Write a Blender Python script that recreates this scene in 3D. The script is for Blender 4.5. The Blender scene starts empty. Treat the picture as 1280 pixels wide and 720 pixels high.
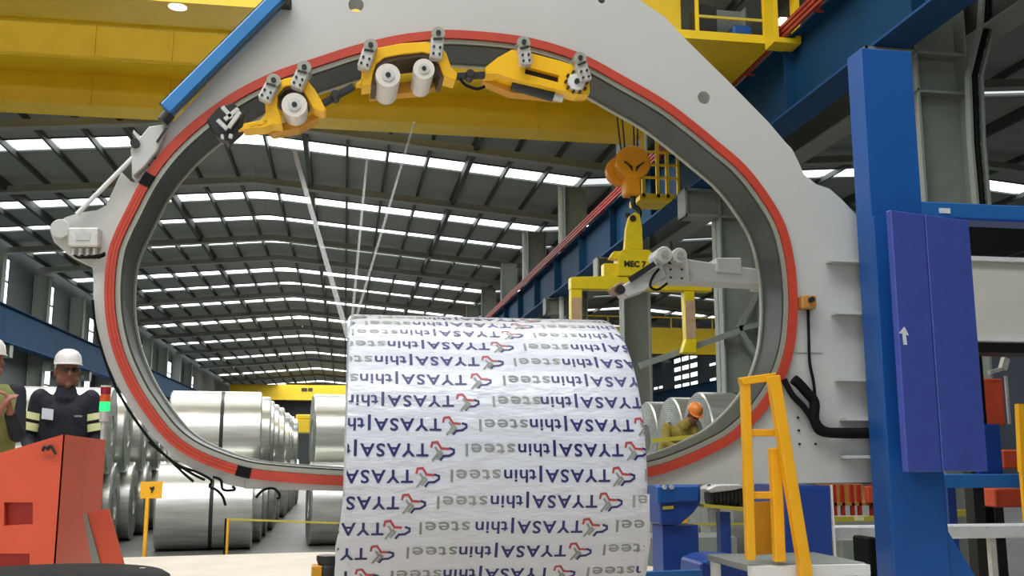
import bpy, bmesh, math, random
import numpy as np
from mathutils import Vector, Matrix
random.seed(7)
S = bpy.context.scene
COL = S.collection

# ------------------------------------------------------------------ camera
FPX, YAW, PITCH, EYE = 1250.0, math.radians(9.41), math.radians(9.54), Vector((0, 0, 1.5))
cam = bpy.data.objects.new('camera', bpy.data.cameras.new('camera'))
COL.objects.link(cam)
cam.location = EYE
cam.rotation_euler = (math.pi / 2 + PITCH, 0, -YAW)
cam.data.sensor_width = 36
cam.data.lens = FPX / 1280 * 36
cam.data.clip_start, cam.data.clip_end = 0.05, 500
S.camera = cam

# ------------------------------------------------------------------ sky, light, exposure
w = bpy.data.worlds.new('overcast_sky')
S.world = w
w.use_nodes = True
w.node_tree.nodes['Background'].inputs[0].default_value = (0.93, 0.97, 1.0, 1)
w.node_tree.nodes['Background'].inputs[1].default_value = 0.72


def area(name, loc, size, power, rot=(0, 0, 0), color=(1, 1, 1)):
    l = bpy.data.lights.new(name, 'AREA')
    l.shape = 'RECTANGLE'
    l.size, l.size_y = size
    l.energy = power
    l.color = color
    o = bpy.data.objects.new(name, l)
    COL.objects.link(o)
    o.location, o.rotation_euler = loc, rot
    return o


# daylight through the translucent roof sheets above the machine, the store and the far hall, with one added fill
area('skylight_over_machine', (-2.5, 1.0, 9.6), (11, 3.0), 560)
area('crane_fill_light', (-3.0, 8.6, 9.6), (14, 2.5), 620)  # fill lamp added to brighten the yellow crane girders
area('skylight_over_store', (-3.0, 20.5, 9.6), (13, 3), 900)
area('skylight_mid_hall', (-3.2, 40.0, 9.6), (9, 12), 1300)
area('skylight_far_hall', (-3.2, 100.0, 9.6), (9, 100), 6500)
area('skylight_next_bay', (17.0, 30.0, 9.6), (12, 30), 900)
S.view_settings.view_transform = 'Standard'
S.view_settings.look = 'None'
S.view_settings.gamma = 1.0
S.view_settings.use_curve_mapping = False
S.view_settings.exposure = 0.36

# ------------------------------------------------------------------ pixel rays (used to lay things out at their real depth)
_F = Vector((math.sin(YAW) * math.cos(PITCH), math.cos(YAW) * math.cos(PITCH), math.sin(PITCH)))
_R = Vector((math.cos(YAW), -math.sin(YAW), 0))
_U = _R.cross(_F)


def P(px, py, Y=None, Z=None, X=None):
    d = _F + _R * ((px - 640) / FPX) + _U * ((360 - py) / FPX)
    t = Y / d.y if Y is not None else ((Z - EYE.z) / d.z if Z is not None else X / d.x)
    return EYE + d * t


def PX(px, Y, py=570):
    return P(px, py, Y=Y).x


def PZ(py, Y, px=560):
    return P(px, py, Y=Y).z


# ------------------------------------------------------------------ materials
def lin(c):
    return tuple(((v / 255) / 12.92 if v / 255 <= 0.04045 else ((v / 255 + 0.055) / 1.055) ** 2.4) for v in c) + (1,)


def mat(name, rgb, rough=0.5, metal=0.0, var=0.06, scale=6.0, bump=0.0, bscale=40.0, stretch=(1, 1, 1), spec=0.5, coat=0.0):
    m = bpy.data.materials.new(name)
    m.use_nodes = True
    N, L = m.node_tree.nodes, m.node_tree.links
    b = N['Principled BSDF']
    b.inputs['Roughness'].default_value = rough
    b.inputs['Metallic'].default_value = metal
    b.inputs['Specular IOR Level'].default_value = spec
    b.inputs['Coat Weight'].default_value = coat
    c = lin(rgb)
    tc = N.new('ShaderNodeTexCoord')
    mp = N.new('ShaderNodeMapping')
    mp.inputs['Scale'].default_value = stretch
    L.new(tc.outputs['Object'], mp.inputs[0])
    if var > 0:
        nz = N.new('ShaderNodeTexNoise')
        nz.inputs['Scale'].default_value = scale
        nz.inputs['Detail'].default_value = 5
        L.new(mp.outputs[0], nz.inputs['Vector'])
        r = N.new('ShaderNodeValToRGB')
        r.color_ramp.elements[0].position = 0.3
        r.color_ramp.elements[1].position = 0.7
        r.color_ramp.elements[0].color = tuple(v * (1 - var) for v in c[:3]) + (1,)
        r.color_ramp.elements[1].color = tuple(min(1, v * (1 + var)) for v in c[:3]) + (1,)
        L.new(nz.outputs['Fac'], r.inputs[0])
        L.new(r.outputs[0], b.inputs['Base Color'])
    else:
        b.inputs['Base Color'].default_value = c
    if bump > 0:
        n2 = N.new('ShaderNodeTexNoise')
        n2.inputs['Scale'].default_value = bscale
        n2.inputs['Detail'].default_value = 3
        L.new(mp.outputs[0], n2.inputs['Vector'])
        bp = N.new('ShaderNodeBump')
        bp.inputs['Strength'].default_value = bump
        bp.inputs['Distance'].default_value = 0.02
        L.new(n2.outputs['Fac'], bp.inputs['Height'])
        L.new(bp.outputs[0], b.inputs['Normal'])
    return m


def emit(name, rgb, strength):
    m = bpy.data.materials.new(name)
    m.use_nodes = True
    N, L = m.node_tree.nodes, m.node_tree.links
    b = N['Principled BSDF']
    b.inputs['Base Color'].default_value = lin(rgb)
    b.inputs['Emission Color'].default_value = lin(rgb)
    b.inputs['Emission Strength'].default_value = strength
    return m


def film_mat(name, rgb, alpha):
    m = mat(name, rgb, 0.25, var=0)
    m.node_tree.nodes['Principled BSDF'].inputs['Alpha'].default_value = alpha
    return m


M = dict(
    concrete=mat('floor_concrete', (104, 105, 101), 0.55, var=0.15, scale=1.2),
    beige=mat('platform_beige', (205, 194, 178), 0.6, var=0.08, scale=3),
    deck=mat('roof_deck', (150, 155, 150), 0.6, var=0.05, scale=0.6),
    purlin=mat('purlin_steel', (66, 70, 66), 0.6),
    rafter=mat('rafter_steel', (160, 162, 156), 0.55),
    wall=mat('wall_sheet', (84, 90, 88), 0.65, var=0.05, scale=0.5),
    sky=emit('skylight_sheet', (250, 255, 252), 2.6),
    slot=emit('wall_light_sheet', (240, 250, 255), 1.5),
    column=mat('column_paint', (140, 146, 138), 0.55),
    crane_blue=mat('crane_beam_blue', (20, 62, 94), 0.65, spec=0.15, var=0.1, scale=2),
    red_bar=mat('conductor_red', (164, 56, 44), 0.5),
    crane_yel=mat('crane_yellow', (234, 196, 26), 0.42, var=0.06, scale=1.5),
    bright_yel=mat('spreader_yellow', (232, 206, 20), 0.4, var=0.08),
    hook_or=mat('hook_orange', (240, 158, 18), 0.4),
    plate=mat('machine_light_grey', (194, 196, 192), 0.42, var=0.02, scale=2),
    track_red=mat('track_red', (188, 66, 46), 0.45, var=0.1, scale=8),
    channel=mat('track_dark', (62, 68, 64), 0.4, metal=0.2, var=0.15),
    lip=mat('track_lip', (168, 170, 158), 0.35, metal=0.3),
    silver=mat('silver_part', (206, 206, 200), 0.35, metal=0.3, var=0.12, scale=30),
    dark=mat('dark_part', (32, 34, 34), 0.45),
    black=mat('black_rubber', (18, 19, 20), 0.7, spec=0.15),
    carr=mat('carriage_yellow', (246, 190, 14), 0.38, var=0.04),
    roll=mat('film_roll_white', (222, 216, 208), 0.35, var=0.05, scale=20),
    light_blue=mat('actuator_blue', (50, 126, 190), 0.4),
    post_blue=mat('post_blue', (22, 84, 158), 0.42, var=0.05),
    beam_blue=mat('beam_blue', (38, 104, 174), 0.4, var=0.06),
    door_blue=mat('door_violet_blue', (66, 84, 168), 0.45, var=0.06, scale=12),
    deep_blue=mat('deep_blue', (22, 62, 140), 0.45),
    orange=mat('console_orange', (214, 84, 52), 0.45, var=0.04),
    orange_d=mat('console_recess_red', (176, 46, 24), 0.5),
    brown=mat('junction_brown', (186, 132, 66), 0.5),
    steel=mat('galvanised_coil', (226, 227, 220), 0.3, metal=0.85, var=0.16, scale=3, stretch=(0.6, 6, 6)),
    steel_end=mat('coil_end', (128, 134, 130), 0.45, metal=0.7, var=0.35, scale=14),
    strap=mat('strap_dark', (44, 46, 44), 0.5),
    film=mat('wrap_film', (214, 218, 228), 0.24, var=0.02, scale=4, bump=0.55, bscale=5, stretch=(1.6, 1, 5), coat=0.3),
    navy=mat('print_navy', (38, 42, 104), 0.4, var=0.25, scale=9),
    grey=mat('print_grey', (140, 144, 140), 0.4, var=0.2, scale=9),
    red=mat('print_red', (176, 66, 74), 0.4, var=0.2, scale=9),
    strand=film_mat('film_strand', (235, 238, 240), 0.22),
    yel=mat('safety_yellow', (244, 178, 28), 0.42, var=0.05),
    yel_d=mat('panel_ochre', (206, 146, 26), 0.5),
    white=mat('white_paint', (226, 228, 228), 0.45),
    offwhite=mat('cabinet_offwhite', (214, 214, 204), 0.5, var=0.03),
    tape=mat('barrier_yellow', (190, 176, 62), 0.5),
    foil=mat('white_foil', (232, 236, 238), 0.3, metal=0.2, bump=0.8, bscale=18),
    skin=mat('skin_brown', (128, 84, 64), 0.55, var=0.1, scale=20),
    skin2=mat('skin_light', (150, 98, 84), 0.55, var=0.1, scale=20),
    uniform=mat('uniform_navy', (22, 27, 38), 0.8, var=0.2, scale=12, bump=0.3),
    vest=mat('vest_lime', (128, 132, 74), 0.75, var=0.15, scale=14),
    olive=mat('jacket_olive_yellow', (136, 118, 44), 0.75, var=0.2, scale=14),
    trousers=mat('trousers_grey', (96, 98, 94), 0.8),
    pad=mat('worn_pad_beige', (188, 158, 128), 0.6, var=0.15, scale=8), tip=mat('arm_tip_brown', (146, 112, 98), 0.5),
    arch_shade=mat('arch_shade_brown', (74, 54, 22), 0.5),  # dark brown stands in for shade on the arch undersides
    hat=mat('helmet_white', (228, 226, 222), 0.32),
    hat_or=mat('helmet_orange', (226, 128, 52), 0.35),
    reflect=mat('reflective_band', (226, 232, 176), 0.5),
    eye=mat('eye_dark', (20, 16, 14), 0.3),
    lips=mat('lips', (110, 62, 54), 0.5),
    glass=film_mat('tinted_lens', (40, 34, 32), 0.45),
    lamp_red=mat('lamp_red', (150, 34, 52), 0.25),
    lamp_amber=mat('lamp_amber', (214, 96, 36), 0.25),
    lamp_green=emit('lamp_green', (40, 220, 110), 1.2),
    lamp_face=emit('lamp_face', (255, 252, 240), 1.5),
    label=mat('label_white', (220, 228, 236), 0.5),
)
M['flange_blue'] = mat('flange_blue', (34, 76, 124), 0.6, spec=0.2)
M['bay_wall'] = mat('bay_wall', (58, 70, 82), 0.6)


def ring_mat():
    m = mat('coil_end', (150, 156, 150), 0.45, metal=0.35, var=0.25, scale=14)
    N, L = m.node_tree.nodes, m.node_tree.links
    tc = N.new('ShaderNodeTexCoord')
    wv = N.new('ShaderNodeTexWave')
    wv.wave_type = 'RINGS'
    wv.rings_direction = 'X'
    wv.inputs['Scale'].default_value = 9
    wv.inputs['Distortion'].default_value = 1.5
    bp = N.new('ShaderNodeBump')
    bp.inputs['Strength'].default_value = 0.5
    bp.inputs['Distance'].default_value = 0.01
    L.new(tc.outputs['Object'], wv.inputs['Vector'])
    L.new(wv.outputs['Fac'], bp.inputs['Height'])
    L.new(bp.outputs[0], N['Principled BSDF'].inputs['Normal'])
    return m


M['steel_end'] = ring_mat()


# ------------------------------------------------------------------ mesh builder
class MB:
    def __init__(s):
        s.v, s.f, s.ch = [], [], []

    def add(s, vs, fs):
        n = len(s.v)
        s.ch.append((n, len(s.f)))
        s.v += [Vector(v) for v in vs]
        s.f += [tuple(i + n for i in f) for f in fs]
        return s

    def box(s, c, size, rz=0.0):
        hx, hy, hz = size[0] / 2, size[1] / 2, size[2] / 2
        r = Matrix.Rotation(rz, 3, 'Z')
        vs = [Vector(c) + r @ Vector((x * hx, y * hy, z * hz)) for z in (-1, 1) for y in (-1, 1) for x in (-1, 1)]
        return s.add(vs, [(0, 2, 3, 1), (4, 5, 7, 6), (0, 1, 5, 4), (2, 6, 7, 3), (0, 4, 6, 2), (1, 3, 7, 5)])

    def span(s, a, b):
        return s.box([(a[i] + b[i]) / 2 for i in range(3)], [abs(a[i] - b[i]) for i in range(3)])

    def bar(s, p, q, wd, ht, up=(0, 0, 1)):
        p, q, up = Vector(p), Vector(q), Vector(up)
        d = (q - p).normalized()
        a = d.cross(up)
        a = (a if a.length > 1e-6 else d.cross(Vector((1, 0, 0)))).normalized()
        b = a.cross(d)
        vs = [o + a * (i * wd / 2) + b * (j * ht / 2) for o in (p, q) for i, j in ((-1, -1), (1, -1), (1, 1), (-1, 1))]
        return s.add(vs, [(0, 1, 2, 3), (7, 6, 5, 4), (0, 4, 5, 1), (1, 5, 6, 2), (2, 6, 7, 3), (3, 7, 4, 0)])

    def cyl(s, p, q, r, r2=None, n=16):
        p, q = Vector(p), Vector(q)
        r2 = r if r2 is None else r2
        d = (q - p).normalized()
        a = d.cross(Vector((0, 0, 1)))
        a = (a if a.length > 1e-4 else Vector((1, 0, 0))).normalized()
        b = d.cross(a)
        vs = []
        for o, rr in ((p, r), (q, r2)):
            vs += [o + (a * math.cos(t) + b * math.sin(t)) * rr for t in (2 * math.pi * i / n for i in range(n))]
        fs = [(i, (i + 1) % n, n + (i + 1) % n, n + i) for i in range(n)]
        fs += [tuple(range(n))[::-1], tuple(range(n, 2 * n))]
        return s.add(vs, fs)

    def tube(s, pts, r, n=8):
        pts = [Vector(p) for p in pts]
        m = len(pts)
        vs = []
        ref = Vector((0.3, 0.2, 1)).normalized()
        for i, p in enumerate(pts):
            d = (pts[min(i + 1, m - 1)] - pts[max(i - 1, 0)]).normalized()
            a = d.cross(ref)
            a = (a if a.length > 1e-3 else d.cross(Vector((1, 0, 0)))).normalized()
            b = d.cross(a)
            vs += [p + (a * math.cos(t) + b * math.sin(t)) * r for t in (2 * math.pi * k / n for k in range(n))]
        fs = [(i * n + k, i * n + (k + 1) % n, (i + 1) * n + (k + 1) % n, (i + 1) * n + k) for i in range(m - 1) for k in range(n)]
        fs += [tuple(range(n))[::-1], tuple(range((m - 1) * n, m * n))]
        return s.add(vs, fs)

    def lathe(s, prof, o, axis, n=24, close=False):
        o, d = Vector(o), Vector(axis).normalized()
        a = d.cross(Vector((0, 0, 1)))
        a = (a if a.length > 1e-4 else Vector((1, 0, 0))).normalized()
        b = d.cross(a)
        vs = [o + d * h + (a * math.cos(t) + b * math.sin(t)) * r for h, r in prof for t in (2 * math.pi * k / n for k in range(n))]
        m = len(prof)
        rng = range(m) if close else range(m - 1)
        fs = [(i * n + k, i * n + (k + 1) % n, ((i + 1) % m) * n + (k + 1) % n, ((i + 1) % m) * n + k) for i in rng for k in range(n)]
        if not close:
            fs += [tuple(range(n))[::-1], tuple(range((m - 1) * n, m * n))]
        return s.add(vs, fs)

    def prism(s, pts, vec):
        pts = [Vector(p) for p in pts]
        vec = Vector(vec)
        n = len(pts)
        return s.add(pts + [p + vec for p in pts],
                     [tuple(range(n)), tuple(range(2 * n - 1, n - 1, -1))] + [(i, n + i, n + (i + 1) % n, (i + 1) % n) for i in range(n)])

    def sphere(s, c, r, n=16, m=10):
        r = (r, r, r) if isinstance(r, (int, float)) else r
        c = Vector(c)
        vs = [c + Vector((0, 0, -r[2]))]
        for i in range(1, m):
            t = -math.pi / 2 + math.pi * i / m
            vs += [c + Vector((r[0] * math.cos(t) * math.cos(2 * math.pi * k / n), r[1] * math.cos(t) * math.sin(2 * math.pi * k / n), r[2] * math.sin(t))) for k in range(n)]
        vs.append(c + Vector((0, 0, r[2])))
        fs = [(0, 1 + (k + 1) % n, 1 + k) for k in range(n)]
        for i in range(m - 2):
            fs += [(1 + i * n + k, 1 + i * n + (k + 1) % n, 1 + (i + 1) * n + (k + 1) % n, 1 + (i + 1) * n + k) for k in range(n)]
        t = len(vs) - 1
        fs += [(t, t - n + k, t - n + (k + 1) % n) for k in range(n)]
        return s.add(vs, fs)

    def build(s, name, m, parent=None, smooth=False, bevel=0.0, label=None, origin=None):
        o_w = wloc(parent) if parent is not None else Vector(origin if origin is not None else (0, 0, 0))
        me = bpy.data.meshes.new(name)
        me.from_pydata([tuple(v - o_w) for v in s.v], [], s.f)
        bm = bmesh.new()
        bm.from_mesh(me)
        bmesh.ops.recalc_face_normals(bm, faces=bm.faces)
        if bevel > 0:
            ed = [e for e in bm.edges if len(e.link_faces) == 2 and e.calc_face_angle(0) > 0.6]
            bmesh.ops.bevel(bm, geom=ed, offset=bevel, segments=1, affect='EDGES', clamp_overlap=True)
        bm.to_mesh(me)
        bm.free()
        if smooth:
            me.polygons.foreach_set('use_smooth', [True] * len(me.polygons))
            try:
                me.set_sharp_from_angle(angle=math.radians(40))
            except Exception:
                pass
        me.materials.append(m)
        return link(name, me, parent, o_w if parent is None else None, label)


def each(mb, name, m, parent, **kw):
    """one object per added piece"""
    ends = mb.ch[1:] + [(len(mb.v), len(mb.f))]
    for (v0, f0), (v1, f1) in zip(mb.ch, ends):
        p = MB()
        p.add(mb.v[v0:v1], [tuple(i - v0 for i in f) for f in mb.f[f0:f1]])
        p.build(name, m, parent, **kw)


_W = {}


def wloc(o):
    return _W.get(o.name, Vector((0, 0, 0)))


def link(name, me, parent=None, loc=None, label=None):
    o = bpy.data.objects.new(name, me)
    COL.objects.link(o)
    if parent is not None:
        o.parent = parent
        _W[o.name] = wloc(parent)
    else:
        o.location = loc if loc is not None else (0, 0, 0)
        _W[o.name] = Vector(o.location)
    if label:
        o['label'] = label
    return o


def tag(o, label=None, cat=None, group=None, kind=None):
    if label: o['label'] = label
    if cat: o['category'] = cat
    if group: o['group'] = group
    if kind: o['kind'] = kind
    return o


def thing(name, label, cat, loc=(0, 0, 0), group=None):
    o = link(name, None, None, Vector(loc))
    return tag(o, label, cat, group)


def struct(o, label=None):
    return tag(o, label, kind='structure')


def copy_tree(src, loc=None, parent=None):
    c = src.copy()
    COL.objects.link(c)
    if parent is not None:
        c.parent = parent
    if loc is not None:
        c.location = loc
    _W[c.name] = Vector(c.location) if parent is None else wloc(parent)
    for ch in list(src.children):
        copy_tree(ch, None, c)
    return c


def curve_mesh(loops, depth, bevel=0.0):
    """Filled 2-D outline with holes, thickness depth, standing in the XZ plane (front at y = 0, back at y = depth): verts, faces."""
    cu = bpy.data.curves.new('tmp', 'CURVE')
    cu.dimensions = '2D'
    cu.fill_mode = 'BOTH'
    cu.extrude = depth / 2
    for lp in loops:
        sp = cu.splines.new('POLY')
        sp.points.add(len(lp) - 1)
        for p, q in zip(sp.points, lp):
            p.co = (q[0], q[1], 0, 1)
        sp.use_cyclic_u = True
    return curve_to_lists(cu, lambda v: Vector((v.x, depth / 2 - v.z, v.y)))


def curve_to_lists(cu, fn):
    ob = bpy.data.objects.new('tmp', cu)
    COL.objects.link(ob)
    dg = bpy.context.evaluated_depsgraph_get()
    dg.update()
    me = ob.evaluated_get(dg).to_mesh()
    vs = [fn(v.co) for v in me.vertices]
    fs = [tuple(p.vertices) for p in me.polygons]
    ob.evaluated_get(dg).to_mesh_clear()
    bpy.data.objects.remove(ob)
    bpy.data.curves.remove(cu)
    return vs, fs


def text_lists(body, size, fn=lambda v: v, xscale=1.0, bold=0.0, space=1.0):
    cu = bpy.data.curves.new('tmp', 'FONT')
    cu.body = body
    cu.size = size
    cu.resolution_u = 3
    cu.offset = bold
    cu.space_character = space
    return curve_to_lists(cu, lambda v: fn(Vector((v.x * xscale, v.y, v.z))))


def crom(pts, n, closed=False):
    pts = [Vector(p) for p in pts]
    m = len(pts)
    out = []
    segs = m if closed else m - 1
    for i in range(segs):
        g = (lambda k: pts[k % m]) if closed else (lambda k: pts[max(0, min(m - 1, k))])
        p0, p1, p2, p3 = g(i - 1), g(i), g(i + 1), g(i + 2)
        for k in range(n):
            t = k / n
            out.append(0.5 * ((2 * p1) + (p2 - p0) * t + (2 * p0 - 5 * p1 + 4 * p2 - p3) * t * t + (3 * p1 - p0 - 3 * p2 + p3) * t ** 3))
    if not closed:
        out.append(pts[-1])
    return out


# =================================================================== THE HALL
XL, XR, XM, ZE, ZR = -13.6, 7.2, -3.2, 9.98, 10.9       # eaves, ridge
YB, YE = -9.0, 160.0


def roof_z(x):
    if x <= XM:
        return ZR - (XM - x) * (ZR - ZE) / (XM - XL)
    if x <= XR:
        return ZR - (x - XM) * (ZR - ZE) / (XR - XM)
    return ZE + (x - XR) * 0.085 if x < 17.5 else ZE + (17.5 - XR) * 0.085 - (x - 17.5) * 0.085


b = MB().span((-14.2, YB, -0.3), (28.2, YE + 0.4, 0))
struct(b.build('floor', M['concrete']), 'grey concrete hall floor')

# skylight strips: (centre y pixel on the ridge, strip depth in metres)
def ridge_Y(py):
    d = P(326 + (py - 240) / 3.58, py, Y=10)
    return 10 * (ZR - EYE.z) / (d.z - EYE.z)


strips = [(-5.0, 1.1), (0.5, 1.1), (5.5, 1.1), (10.6, 1.1), (16.2, .6), (22.0, 1.1)]  # strips around the crane are out of view, added to light its girders
for py, wd in ((172, 1.1), (243, 1.1), (271, .75), (299, 1.2), (336, 1.2), (353, .9), (373, 1.2), (396, 1.6), (408, 1.1), (419, 1.6), (429, 1.3), (440, 2.0), (450, 1.6), (460, 2.4), (476, 3.0), (483, 3.0), (490, 3.0)):
    strips.append((ridge_Y(py), wd))
strips.sort()
EDG = [XL, XM, XR, 17.5, 28.0]
ceil_o = None
roofb = MB()
y0 = YB
segs = []
for (yc, wd) in strips + [(YE + 1, 2)]:
    segs.append((y0, yc - wd / 2))
    y0 = yc + wd / 2
for a, c in segs:
    for k in range(4):
        x0, x1 = EDG[k], EDG[k + 1]
        roofb.prism([(x0, a, roof_z(x0)), (x1, a, roof_z(x1)), (x1, a, roof_z(x1) + .08), (x0, a, roof_z(x0) + .08)], (0, c - a, 0))
ceil_o = struct(roofb.build('ceiling', M['deck']), 'dark grey gabled roof deck')
# purlins along the hall
px_main = [XL + .25 + i * 1.2 for i in range(18)]
pur_me = None
for i, x in enumerate(px_main + [8.3 + 2.4 * i for i in range(8)]):
    thick = (i % 4 == 2)
    mb = MB()
    z = roof_z(x) - 0.004
    mb.span((x - (.07 if thick else .035), YB, z - (.3 if thick else .17)), (x + (.07 if thick else .035), YE, z))
    mb.build('purlin', M['purlin'], ceil_o)
# rafters across
rafY = [2.6, 8.4, 14.6, 20.8, 27.0] + [ridge_Y(v) + d for v, d in ((172, 3.6), (271, 2.4), (299, 2.6), (353, 2.0), (373, 3.2), (396, 3.5), (419, 3.6), (440, 4), (460, 5))]
for y in rafY:
    mb = MB()
    for k in range(4):
        x0, x1 = EDG[k], EDG[k + 1]
        for dz, wd, ht in ((-.42, .3, .03), (-.3, .03, .24)):
            mb.bar((x0, y, roof_z(x0) + dz), (x1, y, roof_z(x1) + dz), wd, ht)
    mb.build('rafter', M['rafter'], ceil_o)
# skylights: a row of translucent panes between the purlins
for i, (yc, wd) in enumerate(strips):
    fr = MB()
    for k in range(4):
        x0, x1 = EDG[k], EDG[k + 1]
        for s in (-1, 1):
            fr.bar((x0, yc + s * (wd / 2 + .02), roof_z(x0) - .01), (x1, yc + s * (wd / 2 + .02), roof_z(x1) - .01), .05, .05)
    wn = struct(fr.build('window_%d' % (i + 1), M['purlin']), 'translucent roof light strip')
    cells = [(px_main[j], px_main[j + 1]) for j in range(len(px_main) - 1)]
    cells += [(8.3 + 2.4 * j, 8.3 + 2.4 * (j + 1)) for j in range(7)] if i in (6, 7, 9, 10, 12, 14) else []
    for (x0, x1) in cells:
        if x0 < XM < x1:
            x0 += 0.0
        g = .05
        mb = MB().prism([(x0 + g, yc - wd / 2, roof_z(x0 + g) + .03), (x1 - g, yc - wd / 2, roof_z(x1 - g) + .03),
                         (x1 - g, yc - wd / 2, roof_z(x1 - g) + .05), (x0 + g, yc - wd / 2, roof_z(x0 + g) + .05)], (0, wd, 0))
        mb.build('pane', M['sky'], wn)

# walls
wl = struct(MB().span((-14.2, YB, 0), (-14.0, YE, 10.3)).build('wall_left', M['wall']), 'grey sheet metal side wall')
struct(MB().span((-14.2, YE, 0), (28.2, YE + .2, 11.6)).build('wall_back', M['wall']), 'grey far end wall of the hall')
struct(MB().span((1.5, YB - .2, 0), (28.2, YB, 11.2)).build('wall_light_block', M['wall']), 'added grey wall behind the viewpoint blocking light from one side')  # unseen, added so the light from behind comes from one side
wr = struct(MB().span((28.0, YB, 0), (28.2, YE, 10.6)).build('wall_right', M['wall']), 'grey far side wall of the neighbouring bay')
# upright light slots in the left wall
n = len(strips)
for j, (pxx, y1, y2, wpx) in enumerate(((64, 357, 408, 7), (115, 398, 432, 5), (59, 458, 505, 8), (109, 475, 512, 6), (180, 432, 462, 5), (212, 452, 482, 4), (8, 322, 382, 8), (240, 470, 492, 3))):
    a, c = P(pxx, y1, X=-13.95), P(pxx, y2, X=-13.95)
    wy = abs(P(pxx + wpx, y1, X=-13.95).y - a.y)
    wn = struct(MB().span((-14.0, a.y - wy / 2 - .06, c.z - .06), (-13.96, a.y + wy / 2 + .06, a.z + .06)).build('window_%d' % (n + 1 + j), M['purlin']), 'upright light slot in the side wall')
    for k in range(2):
        h = (a.z - c.z) / 2
        MB().span((-13.96, a.y - wy / 2, c.z + k * h + .05), (-13.94, a.y + wy / 2, c.z + (k + 1) * h - .05)).build('pane', M['slot'], wn)

wr.data.materials[0] = M['bay_wall']
kk = n + 8
for (x0p, y0p, x1p, y1p, nx, nz) in ((842, 447, 874, 484, 3, 4), (886, 452, 897, 478, 1, 3), (817, 482, 830, 496, 2, 2)):
    a, c = P(x0p, y0p, X=27.98), P(x1p, y1p, X=27.98)
    kk += 1
    lo, hi, yl, yh = min(a.z, c.z), max(a.z, c.z), min(a.y, c.y), max(a.y, c.y)
    wn = struct(MB().span((27.96, yl, lo), (28.0, yh, hi)).build('window_%d' % kk, M['purlin']), 'window in the far wall of the neighbouring bay')
    dy, dz = (yh - yl) / nx, (hi - lo) / nz
    for i in range(nx):
        for j in range(nz):
            if random.random() < .8:
                MB().span((27.94, yl + i * dy + .25, lo + j * dz + .2), (27.96, yl + (i + 1) * dy - .25, lo + (j + 1) * dz - .2)).build('pane', M['slot'], wn)

# columns right (between the bays) and left
cols = [10.2 + 6.2 * k for k in range(14)]
for k, y in enumerate(cols):
    for side in ('r', 'l'):
        if side == 'l' and k < 4:
            continue
        sg = 1 if side == 'r' else -1
        x0 = 6.36 if side == 'r' else -13.3
        top = roof_z(x0 + .3 * sg) - .46
        mb = MB()
        xa, xb = x0, x0 + .66 * sg
        mb.span((xa, y - .2, 0), (xa + .03 * sg, y + .2, top))
        mb.span((xb - .03 * sg, y - .2, 0), (xb, y + .2, top))
        mb.span((xa, y - .012, 0), (xb, y + .012, top))
        c = struct(mb.build('steel_column', M['column']), 'grey steel building column')
        cb = MB()
        zc0, zc1 = (5.62, 6.12) if side == 'r' else (5.24, 5.74)
        reach = .62 if side == 'r' else .5
        cb.span((x0 - reach * sg, y - .2, zc0), (x0 + .02 * sg, y + .2, zc0 + .04))
        cb.span((x0 - reach * sg, y - .2, zc1 - .04), (x0 + .02 * sg, y + .2, zc1))
        cb.span((x0 - (reach - .02) * sg, y - .02, zc0 + .02), (x0 + .02 * sg, y + .02, zc1 - .02))
        cb.span((x0 - reach * sg, y - .2, zc0), (x0 - (reach - .04) * sg, y + .2, zc1))
        cb.build('corbel', M['column'], c)
        st = MB()
        for z in (5.63, 6.1):
            st.span((xa + .03 * sg, y - .19, z - .015), (xb - .03 * sg, y + .19, z + .015))
        st.build('stiffener', M['column'], c)
        if side == 'r' and k in (3, 4):
            MB().cyl((6.2, y - .3, 0), (6.2, y - .3, roof_z(6.2) - .6), .075, n=12).build('downpipe', M['white'], c, smooth=True)
        if side == 'r' and k == 1:
            yb = y - .3
            br = MB()
            for q in ((949, 360), (985, 398), (962, 472)):
                br.bar(P(923, 411, Y=yb), P(*q, Y=yb), .09, .11, (0, 1, 0))
            br.bar(P(800, 457, Y=yb), P(923, 414, Y=yb), .1, .12, (0, 1, 0))
            each(br, 'brace', M['column'], c)


def crane_beam(x0, x1, face, name, label, zt=7.15, zb=6.13, mt='crane_blue', mf='flange_blue'):
    t = struct(MB().span((min(x0, x1) + .16, YB, zb + .03), (max(x0, x1) - .16, YE, zt - .03)).build(name, M[mt]), label)
    MB().span((x0, YB, zb), (x1, YE, zb + .03)).build('lower_flange', M[mf], t)
    MB().span((x0, YB, zt - .03), (x1, YE, zt)).build('upper_flange', M[mt], t)
    xs = (x0, min(x0, x1) + .16) if face < 0 else (max(x0, x1) - .16, x1)
    for y in [9.2 + 3.1 * k for k in range(22)]:
        MB().span((xs[0] + .01 * 0, y - .012, zb + .03), (xs[1], y + .012, zt - .03)).build('stiffener', M[mt], t)
    return t


rb = crane_beam(5.84, 6.3, -1, 'runway_beam', 'dark blue crane runway beam with red conductor bars')
for dz in (0, .075, .15):
    MB().span((5.72, YB, 7.1 + dz), (5.76, YE, 7.145 + dz)).build('conductor_bar', M['red_bar'], rb)
mb = MB()
for y in [9 + 2.2 * k for k in range(30)]:
    mb.span((5.765, y, 7.1), (5.9, y + .04, 7.3))
each(mb, 'bar_bracket', M['red_bar'], rb)
MB().span((6.0, YB, 7.15), (6.12, YE, 7.27)).build('crane_rail', M['dark'], rb)
crane_beam(-12.7, -13.2, 1, 'runway_beam', 'dark blue crane runway beam along the side wall', 7.15, 5.75)

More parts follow.
